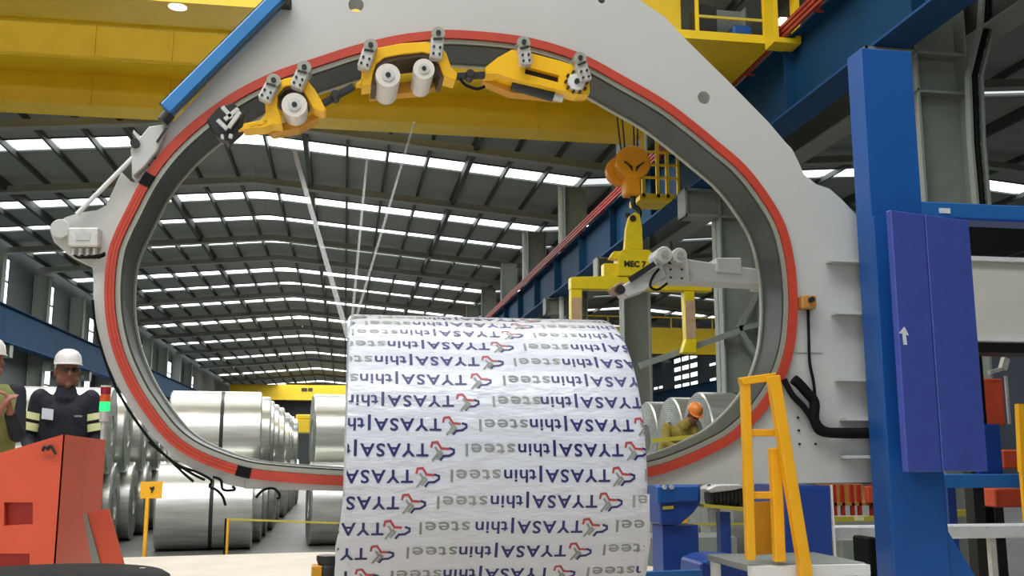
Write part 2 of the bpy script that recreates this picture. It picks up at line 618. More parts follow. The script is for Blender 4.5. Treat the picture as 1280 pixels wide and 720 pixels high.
crane_beam(7.02, 7.4, 1, 'runway_beam', 'grey runway beam on the far side of the columns', 7.15, 6.3, 'purlin', 'column')
crane_beam(28.0, 27.5, -1, 'runway_beam', 'dark blue runway beam on the far wall of the neighbouring bay', 7.15, 6.3)
# --------------------------------------------------------------- overhead cranes
cr = thing('overhead_crane', 'yellow double girder overhead crane right above the wrapping machine', 'crane', (0, 13.5, 7.5))
g1e = PX(868, 13.1)
zt1 = 8.75
MB().span((-12.6, 13.1, 7.5), (g1e, 14.0, zt1)).build('front_girder', M['crane_yel'], cr, bevel=.01)
g2t = PZ(27, 17.5, 100)
MB().span((-12.6, 17.5, 7.5), (5.4, 18.0, g2t)).build('rear_girder', M['crane_yel'], cr, bevel=.01)
mb = MB()
for y in (13.06, 14.0):
    mb.span((-12.6, y, 7.46), (g1e, y + .04, 7.56))
mb.span((-12.6, 17.44, 7.46), (5.4, 18.06, 7.5))
each(mb, 'girder_flange', M['crane_yel'], cr)
MB().span((-12.6, 16.82, PZ(82, 17.2, 100) - .03), (5.0, 17.5, PZ(82, 17.2, 100) + .03)).build('walkway_shelf', M['crane_yel'], cr)
for x in (-7.4, -4.5, -3.2, 0.4, 3.4):
    MB().span((x - .02, 17.46, 7.52), (x + .02, 17.5, g2t)).build('web_stiffener', M['crane_yel'], cr)
# end platform with railing at the right rail
ya = 12.3
def EP(px, py, y=ya):
    return P(px, py, Y=y)
p0, p1 = EP(838, 40), EP(966, 50)
zf = p1.z
MB().span((p0.x, ya, zf - .06), (p1.x, 13.9, zf + .06)).build('end_platform', M['crane_yel'], cr)
MB().span((g1e - .4, 13.4, zf - .4), (5.3, 14.2, zf + .3)).build('end_truck', M['crane_yel'], cr)
mb = MB()
for px in (872, 956):
    x = EP(px, 30).x
    mb.span((x - .022, ya, zf), (x + .022, ya + .04, zf + 1.1))
each(mb, 'rail_post', M['crane_yel'], cr)
mb = MB()
xa, xb = EP(872, 30).x, EP(956, 30).x
for dz in (.28, .62, .98):
    mb.span((xa, ya + .005, zf + dz - .018), (xb, ya + .035, zf + dz + .018))
each(mb, 'rail_bar', M['tape'], cr)
q = EP(923, 32, 12.8)
MB().span((q.x - .14, 12.65, zf + .06), (q.x + .14, 13.0, zf + .36)).build('motor', M['post_blue'], cr, bevel=.03)
q = EP(878, 18, 12.8)
MB().span((q.x - .12, 12.65, zf + .06), (q.x + .16, 13.0, zf + .62)).build('control_box', M['dark'], cr, bevel=.01)
bx = thing('crane_buffer', 'yellow buffer frame with dark opening beside the red conductor bars', 'buffer', EP(983, 50, 12.0))
def rectframe(mb, x0, z0, x1, z1, y, t, d):
    mb.span((x0, y, z0), (x0 + t, y + d, z1)); mb.span((x1 - t, y, z0), (x1, y + d, z1))
    mb.span((x0 + t, y, z0), (x1 - t, y + d, z0 + t)); mb.span((x0 + t, y, z1 - t), (x1 - t, y + d, z1))
qa, qb = EP(968, 52, 12.0), EP(998, -16, 12.0)
mb = MB(); rectframe(mb, qa.x, qa.z, qb.x, qb.z, 12.0, .07, .3); mb.build('frame', M['crane_yel'], bx)
MB().span((qa.x + .07, 12.15, qa.z + .07), (qb.x - .07, 12.28, qb.z - .07)).build('back_panel', M['dark'], bx)
MB().span((qa.x + .1, 12.0, qa.z + .3), (qa.x + .2, 12.14, qa.z + .36)).build('indicator', M['lamp_face'], bx)

yS = 17.2
a, c = P(800, 246, Y=yS), P(852, 240, Y=yS)
MB().span((a.x, yS, a.z - .05), (c.x, yS + .7, a.z + .07)).build('service_platform', M['crane_yel'], cr)
mb = MB()
for px in (804, 822, 834, 848):
    x = P(px, 200, Y=yS).x
    mb.span((x - .03, yS, a.z), (x + .03, yS + .06, 7.5))
each(mb, 'rail_post', M['crane_yel'], cr)
mb = MB()
for py in (222, 206, 190):
    z = P(826, py, Y=yS).z
    mb.span((a.x, yS + .01, z - .02), (c.x, yS + .05, z + .02))
each(mb, 'rail_bar', M['crane_yel'], cr)
# hook with cables from the trolley
HY = 16.0
hk = thing('crane_hook', 'orange crane hook block with chevron hanging on steel ropes', 'hook', P(790, 245, Y=HY))
hc = P(789, 206, Y=HY)
mb = MB().cyl((hc.x, HY - .16, hc.z), (hc.x, HY + .16, hc.z), .3, n=28)
mb.build('sheave_block', M['hook_or'], hk, smooth=True, bevel=.02)
h2 = P(776, 214, Y=HY + .2)
MB().cyl((h2.x, HY + .14, h2.z), (h2.x, HY + .3, h2.z), .26, n=24).build('rear_sheave', M['hook_or'], hk, smooth=True)
h3 = P(789, 232, Y=HY)
MB().span((h3.x - .14, HY - .14, PZ(246, HY, 789)), (h3.x + .14, HY + .14, hc.z - .1)).build('hook_housing', M['hook_or'], hk, bevel=.03)
mb = MB()
for sx in (-1, 1):
    for k in range(2):
        a = Vector((hc.x + sx * (.17 - .07 * k), HY - .165, hc.z + .0)); c = Vector((hc.x + sx * .0 + sx * (.03), HY - .165, hc.z - .1 - .05 * k + .0))
        mb.bar(a + Vector((0, 0, -.05 * k)), c, .02, .06, (0, 1, 0))
each(mb, 'chevron', M['dark'], hk)
mb = MB()
hp = [(hc.x + .02, HY, PZ(246, HY, 789)), (hc.x + .02, HY, PZ(255, HY, 789))]
hp += [(hc.x + .02 + .11 * math.sin(t), HY, PZ(266, HY, 789) + .11 * math.cos(t)) for t in np.linspace(.2, 4.6, 12)]
mb.tube(hp, .045, 10)
mb.build('hook', M['dark'], hk, smooth=True)
mb = MB()
for px in (757, 768, 793, 802):
    a = P(px, 120, Y=HY)
    mb.tube([(a.x, HY + .05, 9.4), (hc.x + (px - 781) * .006, HY + .05, hc.z + .1)], .014, 6)
each(mb, 'rope', M['dark'], hk)
mb = MB().span((3.4, 13.9, 9.0), (5.0, 17.6, 9.4))
mb.build('trolley', M['crane_yel'], cr)

# yellow lifting tong under the hook
TY = 15.9
lt = thing('lifting_tong', 'bright yellow coil lifting tong lettered MEC 7 below the crane hook', 'lifting tong', P(790, 330, Y=TY))
def TP(px, py, y=TY):
    return P(px, py, Y=y)
def slab(mb, pts, y, d):
    mb.prism([P(px, py, Y=y) for px, py in pts], (0, d, 0)); return mb
slab(MB(), [(781, 312), (783, 285), (787, 270), (794, 265), (800, 268), (803, 285), (804, 312)], TY - .05, .12).build('hanger_plate', M['bright_yel'], lt, bevel=.01)
q = TP(791, 273, TY - .06)
MB().cyl((q.x, TY - .075, q.z), (q.x, TY - .055, q.z), .055, n=14).build('pin', M['dark'], lt)
slab(MB(), [(772, 345), (773, 318), (780, 311), (812, 312), (818, 318), (818, 345)], TY - .12, .3).build('body', M['bright_yel'], lt, bevel=.015)
slab(MB(), [(755, 349), (755, 329), (772, 329), (772, 349)], TY - .05, .2).build('reducer', M['bright_yel'], lt, bevel=.01)
slab(MB(), [(763, 322), (768, 314), (776, 314), (774, 324)], TY - .08, .2).build('bracket', M['bright_yel'], lt)
slab(MB(), [(714, 361), (714, 346), (757, 345), (890, 352), (890, 364), (800, 362)], TY - .1, .22).build('cross_beam', M['bright_yel'], lt, bevel=.01)
slab(MB(), [(714, 361), (728, 361), (728, 425), (714, 425)], TY - .08, .18).build('leg', M['bright_yel'], lt, bevel=.01)
slab(MB(), [(855, 360), (868, 360), (871, 424), (871, 441), (853, 441), (858, 424)], TY - .08, .18).build('leg', M['bright_yel'], lt, bevel=.01)
for pts_ in ([(715, 372), (727, 372), (727, 425), (715, 425)], [(857, 376), (869, 376), (870, 423), (858, 423)]):
    slab(MB(), pts_, TY - .09, .01).build('worn_pad', M['pad'], lt, label='worn beige pad on tong leg')
vs, fs = text_lists('MEC 7', .135, lambda v: Vector((v.x, 0, v.y)), 1.0, .006)
q = TP(780, 333, TY - .13)
mb = MB(); mb.add([v + q for v in vs], fs); mb.build('lettering', M['dark'], lt)

# far cranes
def far_crane(name, label, y, x0, x1, zb, ht):
    t = thing(name, label, 'crane', ((x0 + x1) / 2, y, zb))
    MB().span((x0, y, zb), (x1, y + .6, zb + ht)).build('girder', M['crane_yel'], t, bevel=.02)
    MB().span((x0 + .7, y - .1, zb), (x1 - .7, y + .7, zb + .08)).build('lower_flange', M['crane_yel'], t)
    for x, zr in ((x0 + .2, 7.15), (x1 - .2, 7.15)):
        if zb > zr:
            MB().span((x - .25, y - 1, zr), (x + .25, y + 1.6, zb + .3)).build('end_truck', M['crane_yel'], t)
    return t
fz = max(7.2, PZ(500, 118, 380))
t = far_crane('overhead_crane', 'distant yellow bridge crane spanning the far end of the hall', 118, -13.1, 6.2, fz, PZ(481, 118, 380) - fz)
MB().span((PX(374, 117.9), 117.9, PZ(489, 118, 380)), (PX(381, 117.9), 118, PZ(485, 118, 380))).build('plate', M['dark'], t)
MB().span((PX(382.5, 117.9), 117.9, PZ(489, 118, 385)), (PX(388, 117.9), 118, PZ(485, 118, 385))).build('plate', M['dark'], t)
MB().span((PX(355, 118), 118.6, PZ(500, 118, 370)), (PX(392, 118), 119.6, PZ(478, 118, 370))).build('trolley', M['crane_yel'], t)
ny = 55
nb = P(850, 443, Y=ny).z
t = far_crane('overhead_crane', 'yellow crane with handrail in the neighbouring bay', ny, 7.0, 27.9, nb, P(850, 410, Y=ny).z - nb)
mb = MB()
zt = P(850, 410, Y=ny).z
for k in range(16):
    mb.span((8.4 + 1.25 * k, ny, zt), (8.47 + 1.25 * k, ny + .07, zt + .62))
each(mb, 'rail_post', M['crane_yel'], t)
MB().span((8.2, ny, zt + .56), (27.6, ny + .06, zt + .64)).build('rail_bar', M['crane_yel'], t)
# floor hoist far away
fh = thing('transfer_car', 'distant yellow transfer car with a white lamp between coil rows', 'transfer car', P(370, 545, Y=70))
MB().span((PX(347, 70), 70, PZ(541, 70, 370)), (PX(396, 70), 72, PZ(524, 70, 370))).build('body', M['crane_yel'], fh, bevel=.05)
MB().span((PX(368, 70), 70, PZ(524, 70, 370)), (PX(388, 70), 71.5, PZ(518, 70, 370))).build('hood', M['crane_yel'], fh, bevel=.05)
MB().span((PX(360, 69.8), 69.8, PZ(526, 70, 370)), (PX(366, 69.8), 70, PZ(521, 70, 370))).build('lamp', M['lamp_face'], fh)
mb = MB()
for px in (351, 392):
    mb.span((PX(px - 3, 70), 70.3, 0), (PX(px + 3, 70), 70.8, PZ(541, 70, 370)))
each(mb, 'support', M['crane_yel'], fh)

# high bay lamp under the front girder
lp = P(222, 8, Y=13.3)
hl = thing('high_bay_lamp', 'round high bay lamp hanging under the yellow crane girder', 'lamp', lp)
MB().lathe([(0, .17), (.05, .18), (.12, .12), (.2, .07)], (lp.x, 13.3, lp.z), (0, 0, 1), 24).build('reflector', M['dark'], hl, smooth=True)
MB().lathe([(-.012, .12), (-.002, .13)], (lp.x, 13.3, lp.z), (0, 0, 1), 24).build('lens', M['lamp_face'], hl)
MB().cyl((lp.x, 13.3, lp.z + .18), (lp.x, 13.3, 7.5), .015, n=8).build('stem', M['dark'], hl)

# cable tray on the nearest column
ct = thing('cable_tray', 'galvanised cable tray with black cable climbing the nearest grey column', 'cable tray', P(1232, 300, Y=9.7))
ctp = [(1236, -10), (1233, 35), (1218, 95), (1221, 180), (1229, 270)]
mb = MB(); mc = MB(); ms = MB()
for (a, c) in zip(ctp[:-1], ctp[1:]):
    for off in (-8, 7):
        mb.bar(P(a[0] + off, a[1], Y=9.75), P(c[0] + off, c[1], Y=9.75), .03, .09, (0, 1, 0))
    for k in range(4):
        t_ = k / 4
        x_, y_ = a[0] + (c[0] - a[0]) * t_, a[1] + (c[1] - a[1]) * t_
        ms.bar(P(x_ - 8, y_, Y=9.77), P(x_ + 7, y_, Y=9.77), .03, .03)
each(mb, 'side_rail', M['column'], ct)
each(ms, 'rung', M['silver'], ct)
mc.tube([P(x_, y_, Y=9.74) for x_, y_ in ctp], .035, 8); mc.build('cable', M['black'], ct, smooth=True)

# =================================================================== STEEL COILS IN THE STORE
def coil_proto(R, Rin, W, nm='steel_coil'):
    e = .02
    body = MB().lathe([(-W / 2 + .004, Rin), (-W / 2, R - e), (-W / 2 + e, R), (W / 2 - e, R), (W / 2, R - e), (W / 2 - .004, Rin)], (0, 0, 0), (1, 0, 0), 48, close=True)
    o = body.build(nm, M['steel'], None, smooth=True)
    for sx in (-1, 1):
        x0_, x1_ = sorted((sx * (W / 2 - .01), sx * (W / 2 + .006)))
        MB().lathe([(x0_, Rin - .004), (x1_, Rin), (x1_, R - e), (x0_, R - e)], (0, 0, 0), (1, 0, 0), 48, close=True).build('end_face', M['steel_end'], o, smooth=True)
    for sx in (.1,):
        s = MB().lathe([(sx - .03, R - .01), (sx - .03, R + .006), (sx + .03, R + .006), (sx + .03, R - .01)], (0, 0, 0), (1, 0, 0), 48, close=True)
        s.build('strap', M['strap'], o, smooth=True)
    return o


ORD = ['first', 'second', 'third', 'fourth', 'fifth', 'sixth', 'seventh', 'eighth', 'ninth', 'tenth', 'eleventh', 'twelfth']
RC = .70
pa = coil_proto(RC, .26, 1.5)
pb = coil_proto(.66, .26, .95)
used = {id(pa): False, id(pb): False}
rows = [(pa, -3.75 - .75, 16.6, 6, 5, 'row behind the orange console', RC),
        (pa, -2.95 + .75, 17.4, 12, 11, 'row beside the yellow sign', RC),
        (pa, -.62 + .75, 18.0, 3, 3, 'row hidden behind the wrapped coil', RC),
        (pb, 5.3 + .475, 14.0, 4, 3, 'row by the blue gearbox', .66)]
for proto, xc, y0, nl, nu, phrase, R in rows:
    for tier, cnt in (('lower', nl), ('upper', nu)):
        for k in range(cnt):
            y = y0 + k * (2 * R + .05) + (R + .025 if tier == 'upper' else 0)
            z = R if tier == 'lower' else R + math.sqrt((2 * R + .012) ** 2 - (R + .025) ** 2)
            jx = random.uniform(-.05, .05)
            if not used[id(proto)]:
                o = proto; used[id(proto)] = True
                o.location = (xc + jx, y, z)
            else:
                o = copy_tree(proto, (xc + jx, y, z))
            o.rotation_euler.x = random.uniform(0, 6.28)
            if 'console' in phrase:
                o.rotation_euler.z = .1
            tag(o, 'silver coil, %s tier of the %s, %s from front' % (tier, phrase, ORD[k]), 'steel coil', 'steel coils in the ' + phrase)

# =================================================================== PLATFORM AROUND THE MACHINE
ZP = .5
pts = [(-7, -4), (-7, 9.6)]
for px, py in ((150, 697), (400, 690), (665, 692), (873, 714)):
    q = P(px, py, Z=ZP); pts.append((q.x, q.y))
q = P(876, 724, Z=ZP); pts += [(q.x, q.y), (4.6, 6.0), (4.6, -4)]
pl = struct(MB().prism([(x, y, .0) for x, y in pts], (0, 0, ZP)).build('platform_floor', M['beige']), 'beige raised machine platform')

# =================================================================== WRAPPING MACHINE
Y0 = 4.82
def A(px, py, y=Y0):
    q = P(px, py, Y=y); return (q.x, q.z)
wm = thing('wrapping_machine', 'light grey shuttle wrapping machine with oval red track around the coil', 'wrapping machine', (0.6, Y0, ZP))
track_px = [(570, 44), (640, 50), (690, 61), (735, 78), (777, 101), (827, 130), (862, 156), (890, 179), (927, 211), (957, 250), (976, 285), (986, 325), (990, 362), (990, 400), (985, 440), (971, 480), (948, 515), (917, 545), (890, 561), (852, 578), (815, 590), (760, 599), (690, 605), (620, 607), (520, 606), (425, 602), (350, 597), (305, 591), (262, 577), (232, 562), (208, 542), (184, 511), (165, 480), (148, 440), (139, 400), (137, 360), (141, 320), (149, 295), (165, 262), (184, 226), (208, 193), (237, 164), (266, 141), (300, 118), (345, 96), (395, 79), (445, 63), (495, 51), (532, 46)]
ring = [Vector((v[0], v[1], 0)) for v in crom([Vector((*A(x, y), 0)) for x, y in track_px], 5, closed=True)]
NR = len(ring)
nrm = []
for i in range(NR):
    d = (ring[(i + 1) % NR] - ring[i - 1]).normalized()
    nrm.append(Vector((d.y, -d.x, 0)))      # clockwise in x,z: this points inwards
cen = sum(ring, Vector()) / NR
if (cen - ring[0]).dot(nrm[0]) < 0:
    nrm = [-v for v in nrm]
def off(i, d):
    v = ring[i % NR] + nrm[i % NR] * d
    return v
def band(d0, d1, ya_, yb_, i0=0, i1=None):
    """closed or partial band of the oval, offsets d0..d1 inwards, y from ya_ to yb_"""
    mb = MB()
    closed = i1 is None
    idx = list(range(NR)) if closed else list(range(i0, i1 + 1))
    vs = []
    for i in idx:
        for d, y in ((d0, ya_), (d1, ya_), (d1, yb_), (d0, yb_)):
            v = off(i, d); vs.append((v.x, y, v.y))
    m = len(idx)
    fs = []
    for k in range(m if closed else m - 1):
        a, c = k * 4, ((k + 1) % m) * 4
        fs += [(a + j, a + (j + 1) % 4, c + (j + 1) % 4, c + j) for j in range(4)]
    if not closed:
        fs += [(0, 1, 2, 3), ((m - 1) * 4 + 3, (m - 1) * 4 + 2, (m - 1) * 4 + 1, (m - 1) * 4)]
    return mb.add(vs, fs)
def near_idx(px, py):
    q = A(px, py); return min(range(NR), key=lambda i: (ring[i].x - q[0]) ** 2 + (ring[i].y - q[1]) ** 2)
j1, j2 = near_idx(305, 592), near_idx(184, 226)       # joints of the swing gate (clockwise order)
# plate (upper and right body) and gate arm, cut along the track
IN = .03
inner_main = [off(i, IN) for i in list(range(j2, NR)) + list(range(0, j1 + 1))]
outer_main = [(305, 611), (430, 614), (620, 622), (760, 615), (815, 606), (1092, 603), (1110, 603), (1110, 300), (1068, 266), (1052, 249), (1037, 236), (1020, 230), (1005, 218), (997, 200), (990, 186), (982, 178), (960, 152), (907, 98), (855, 47), (832, 22), (797, -2), (760, -45), (700, -80), (440, -80), (400, -50), (372, -12), (356, 2), (205, 166), (190, 160), (172, 176), (164, 187), (165, 222)]
loop = [(v.x, v.y) for v in inner_main] + [A(x, y) for x, y in outer_main]
def circ(px, py, rpx, y=Y0, n=20):
    c = A(px, py, y); r = rpx * y / FPX
    return [(c[0] + r * math.cos(2 * math.pi * k / n), c[1] + r * math.sin(2 * math.pi * k / n)) for k in range(n)]
holes = [circ(880, 122, 9), circ(445, 6, 10), circ(752, 0, 5)]
vs, fs = curve_mesh([loop] + holes, .13)
mb = MB(); mb.add([v + Vector((0, Y0, 0)) for v in vs], fs)
mb.build('plate', M['plate'], wm)
inner_gate = [off(i, IN) for i in range(j1, j2 + 1)]
outer_gate = [(165, 228), (152, 215), (133, 257), (122, 263), (100, 266), (82, 272), (69, 281), (64, 292), (68, 303), (85, 318), (116, 333), (117, 352), (117, 380), (121, 412), (131, 446), (146, 480), (166, 514), (192, 547), (221, 574), (250, 592), (285, 606), (305, 610)]
loop = [(v.x, v.y) for v in inner_gate] + [A(x, y) for x, y in outer_gate]
vs, fs = curve_mesh([loop], .12)
mb = MB(); mb.add([v + Vector((0, Y0 - .005, 0)) for v in vs], fs)
gate = mb.build('gate_arm', M['plate'], wm)
g = 1
band(-.018, .026, Y0 - .025, Y0 + .01, j2 + g, j1 + NR - g).build('track_band', M['track_red'], wm)
band(-.017, .026, Y0 - .03, Y0 + .005, j1 + g, j2 - g).build('track_band', M['track_red'], wm)
for j in (j1, j2):
    band(-.02, .028, Y0 - .034, Y0 + .005, j - 1, j + 1).build('track_joint', M['black'], wm)
for d_ in (-.003, .012):
    band(d_, d_ + .004, Y0 - .031, Y0 - .028, j1 + g, j2 - g).build('track_groove', M['orange_d'], wm)
band(.028, .05, Y0 - .012, Y0 + .02).build('track_lip', M['lip'], wm)
band(.05, .058, Y0 + .0, Y0 + .26).build('track_channel', M['channel'], wm)
band(.05, .066, Y0 + .24, Y0 + .27).build('rear_lip', M['lip'], wm)
# bolts along the gate
mb = MB()
for px, py in ((198, 185), (195, 199), (186, 206)):
    c = A(px, py); mb.cyl((c[0], Y0 - .012, c[1]), (c[0], Y0 + .01, c[1]), .007, n=10)
for px, py in ((997, 522), (998, 538), (999, 555), (1019, 555)):
    c = A(px, py); mb.cyl((c[0], Y0 - .008, c[1]), (c[0], Y0 + .01, c[1]), .006, n=10)
each(mb, 'bolt', M['dark'], wm)
# hinge block at the top left and its bracket
slab(MB(), [(163, 187), (172, 175), (186, 158), (206, 155), (204, 170), (196, 188), (180, 208), (166, 220)], Y0 - .05, .06).build('hinge_block', M['plate'], wm, bevel=.004)
c = A(172, 184)
MB().cyl((c[0], Y0 - .07, c[1]), (c[0], Y0 - .04, c[1]), .022, n=16).build('hinge_pin', M['dark'], wm)
MB().bar(P(196, 178, Y=Y0 - .06), P(208, 160, Y=Y0 - .06), .012, .008).build('sensor_cable', M['dark'], wm)
slab(MB(), [(180, 175), (167, 162), (166, 166), (176, 178)], Y0 - .03, .03).build('bracket', M['silver'], wm)
# blue actuator along the plate edge
mb = MB().bar(P(208, 139, Y=Y0 - .05), P(354, -7, Y=Y0 - .05), .068, .08, (0, 1, 0))
ac = mb.build('actuator', M['light_blue'], wm, bevel=.008)
MB().bar(P(217, 142, Y=Y0 - .09), P(358, 1, Y=Y0 - .09), .006, .014, (0, 1, 0)).build('cover_seam', M['dark'], ac)
MB().bar(P(201, 132, Y=Y0 - .06), P(347, -14, Y=Y0 - .06), .02, .012, (0, 1, 0)).build('side_rail', M['dark'], ac)
MB().cyl(P(203, 152, Y=Y0 - .05), P(212, 142, Y=Y0 - .05), .03, n=14).build('end_cap', M['dark'], ac, smooth=True)
c = P(358, 4, Y=Y0 - .04)
MB().box(c, (.05, .06, .05)).build('fitting', M['dark'], ac, bevel=.006)
# thin rod from hinge to gate lever
MB().cyl(P(96, 268, Y=Y0 - .04), P(166, 197, Y=Y0 - .04), .011, n=12).build('push_rod', M['white'], wm, smooth=True)
c = A(78, 288)
MB().cyl((c[0], Y0 - .04, c[1]), (c[0], Y0 + .0, c[1]), .045, n=24).build('lever_boss', M['plate'], gate, smooth=True, bevel=.004)
# connector box on the gate lever
slab(MB(), [(84, 284), (124, 284), (124, 308), (84, 308)], Y0 - .06, .06).build('connector_box', M['silver'], gate, bevel=.008)
slab(MB(), [(94, 291), (112, 291), (112, 300), (94, 300)], Y0 - .065, .01).build('cover_plate', M['plate'], gate, label='pale plate on connector box')
mb = MB()
for k in range(4):
    c = P(92 + 9 * k, 311, Y=Y0 - .03); mb.cyl(c, c + Vector((0, 0, -.03)), .012, n=10)
each(mb, 'cable_gland', M['silver'], gate, smooth=True)
mb = MB()
for k in range(4):
    mb.tube(crom([P(92 + 9 * k, 318, Y=Y0 - .03), P(100 + 8 * k, 322, Y=Y0 - .04), P(124, 319 + k, Y=Y0 - .04), P(131, 316 + k, Y=Y0 - .03)], 5), .006, 6)
each(mb, 'gland_cable', M['black'], gate, smooth=True)
# cables along the lower left gate
mb = MB()
for dx, pts in ((0, [(116, 375), (119, 405), (128, 440), (142, 478), (162, 514), (188, 550), (212, 574), (240, 592), (256, 600)]),
                (4, [(186, 552), (205, 568), (224, 582), (246, 590), (264, 600), (262, 608), (270, 612), (278, 620), (282, 632)]),
                (8, [(212, 574), (228, 590), (242, 602)]),
                (0, [(266, 596), (276, 600), (279, 612), (294, 612), (290, 608)]),
                (0, [(320, 622), (330, 612), (343, 611), (350, 620), (346, 624)])):
    mb.tube(crom([P(x, y, Y=Y0 - .03) for x, y in pts], 4), .0062, 7)
each(mb, 'cable', M['black'], gate, smooth=True)
# horizontal ribs on the right body
for px0, px1, py in ((1034, 1078, 327), (1041, 1084, 392), (1045, 1088, 475), (1051, 1090, 524), (1052, 1093, 571)):
    a, c = P(px0, py, Y=Y0 - .02), P(px1, py - 1, Y=Y0 - .02)
    MB().span((a.x, Y0 - .07, a.z - .008), (c.x, Y0 + .01, a.z + .008)).build('rib', M['plate'], wm)
MB().span(tuple(P(990, 440, Y=Y0 - .004)), (P(1028, 440, Y=Y0).x, Y0 + .01, P(990, 441, Y=Y0).z)).build('weld_seam', M['lip'], wm)
# junction box with cable, thick hoses
slab(MB(), [(1003, 369), (1021, 369), (1021, 386), (1003, 386)], Y0 - .06, .06).build('junction_box', M['brown'], wm, bevel=.006)
c = P(1013, 375, Y=Y0 - .06)
MB().cyl(c, c + Vector((0, -.025, 0)), .014, n=12).build('knob', M['dark'], wm, smooth=True)
MB().tube(crom([P(x, y, Y=Y0 - .03) for x, y in ((1010, 386), (1011, 420), (1012, 452), (1017, 478), (1019, 500))], 5), .008, 8).build('box_cable', M['black'], wm, smooth=True)
MB().tube(crom([P(x, y, Y=Y0 - .05) for x, y in ((992, 474), (999, 480), (1008, 490), (1018, 503), (1018, 525), (1030, 539), (1055, 541), (1088, 541))], 5), .026, 12).build('hose', M['black'], wm, smooth=True)
MB().tube(crom([P(x, y, Y=Y0 - .04) for x, y in ((980, 474), (990, 493), (1004, 508), (1014, 522), (1024, 540), (1050, 544), (1090, 544))], 5), .016, 10).build('hose', M['black'], wm, smooth=True)
# deep blue base pedestals below the plate
slab(MB(), [(982, 607), (1038, 607), (1042, 700), (982, 700)], Y0 - .02, .4).build('pedestal', M['deep_blue'], wm, bevel=.006)
a = P(1039, 606, Y=Y0 - .03)
MB().bar(a, P(1044, 700, Y=Y0 - .03), .008, .01, (0, 1, 0)).build('edge_strip', M['white'], wm)

# ---- carriages that ride on the track
YC = Y0 - .16
def clamp(parent, px, py, ang, h=34):
    """silver roller clamp gripping the track, centre px,py, pointing along ang (deg from up)"""
    s = Y0 / FPX
    c = Vector(P(px, py, Y=YC - .02))
    r = Matrix.Rotation(math.radians(-ang), 3, 'Y')
    u, n_ = r @ Vector((0, 0, 1)), r @ Vector((1, 0, 0))
    hh = h * s / 2
    mb = MB().bar(c - u * hh, c + u * hh * .55, .062, .06, (0, 1, 0))
    k = mb.build('clamp', M['silver'], parent, bevel=.006)
    mb = MB()
    for t_ in (.8,):
        q = c + u * hh * t_
        mb.cyl(q + Vector((0, -.035, 0)), q + Vector((0, .07, 0)), .033, n=18)
    mb.build('guide_roller', M['lip'], k, smooth=True)
    mb = MB().cyl(c + u * hh * .8 + Vector((0, -.045, 0)), c + u * hh * .8 + Vector((0, -.03, 0)), .012, n=10)
    for t_ in (-.75, -.25):
        for sx in (-1, 1):
            q = c + u * hh * t_ + n_ * (.015 * sx); mb.cyl(q + Vector((0, -.04, 0)), q + Vector((0, -.025, 0)), .006, n=8)
    mb.bar(c + u * hh * .3 - n_ * .022 + Vector((0, -.034, 0)), c + u * hh * .42 + n_ * .022 + Vector((0, -.034, 0)), .008, .012, (0, 1, 0))
    each(mb, 'clamp_bolt', M['dark'], k)
def roll(parent, px, py, rpx, length=.26):
    c = P(px, py, Y=YC - .04)
    r = rpx * c.y / FPX
    d = Vector((0, length, 0))
    o = MB().lathe([(0, r * .5), (0, r), (.012, r * 1.02), (length, r * .95), (length, r * .5)], c, (0, 1, 0), 28, close=True).build('film_roll', M['roll'], parent, smooth=True)
    MB().lathe([(-.006, r * .22), (-.006, r * .52), (.02, r * .52), (.02, r * .22)], c, (0, 1, 0), 20, close=True).build('core', M['silver'], o, smooth=True)
    MB().cyl(c + Vector((0, -.012, 0)), c + Vector((0, length, 0)), r * .2, n=12).build('spindle', M['dark'], o, smooth=True)
def link_arm(parent, a, c):
    pa_, pc_ = P(*a, Y=YC + .05), P(*c, Y=YC + .05)
    mb = MB().bar(pa_, pc_, .03, .035, (0, 1, 0))
    m_ = pa_.lerp(pc_, .5)
    mb.cyl(m_ + Vector((0, -.04, 0)), m_ + Vector((0, .04, 0)), .022, n=12)
    mb.build('coupling', M['dark'], parent, bevel=.003)

c1 = thing('film_carriage', 'yellow arched film carriage with one roll at the lower end of the train', 'carriage', P(365, 120, Y=YC), 'film carriages on the oval track')
slab(MB(), [(303, 162), (304, 154), (326, 150), (332, 140), (330, 112), (340, 105), (356, 98), (372, 95), (384, 100), (394, 112), (402, 126), (408, 138), (404, 140), (392, 136), (384, 122), (378, 112), (368, 106), (356, 108), (347, 118), (346, 132), (351, 145), (353, 156), (340, 156), (330, 160)], YC, .1).build('arch_plate', M['carr'], c1, bevel=.004)
slab(MB(), [(346, 118), (356, 107), (368, 105), (379, 111), (386, 122), (382, 124), (374, 114), (366, 110), (357, 112), (349, 121)], YC + .01, .2).build('inner_arch_shade', M['arch_shade'], c1)  # inner edge of the arch, its shade put into the colour
slab(MB(), [(330, 158), (352, 154), (396, 142), (398, 147), (374, 160), (340, 166)], YC + .1, .1).build('base_bar', M['yel_d'], c1)
roll(c1, 368, 131, 16)
clamp(c1, 337, 114, -24, 30); clamp(c1, 376, 98, -20, 30)
link_arm(c1, (396, 134), (442, 108))
c2 = thing('film_carriage', 'yellow arched film carriage carrying two white rolls near the track top', 'carriage', P(515, 85, Y=YC), 'film carriages on the oval track')
slab(MB(), [(452, 108), (452, 84), (457, 72), (470, 60), (500, 54), (532, 52), (550, 56), (558, 66), (564, 84), (572, 92), (570, 100), (555, 96), (549, 80), (540, 68), (528, 65), (500, 68), (480, 72), (470, 80), (466, 92), (464, 106)], YC, .12).build('arch_plate', M['carr'], c2, bevel=.004)
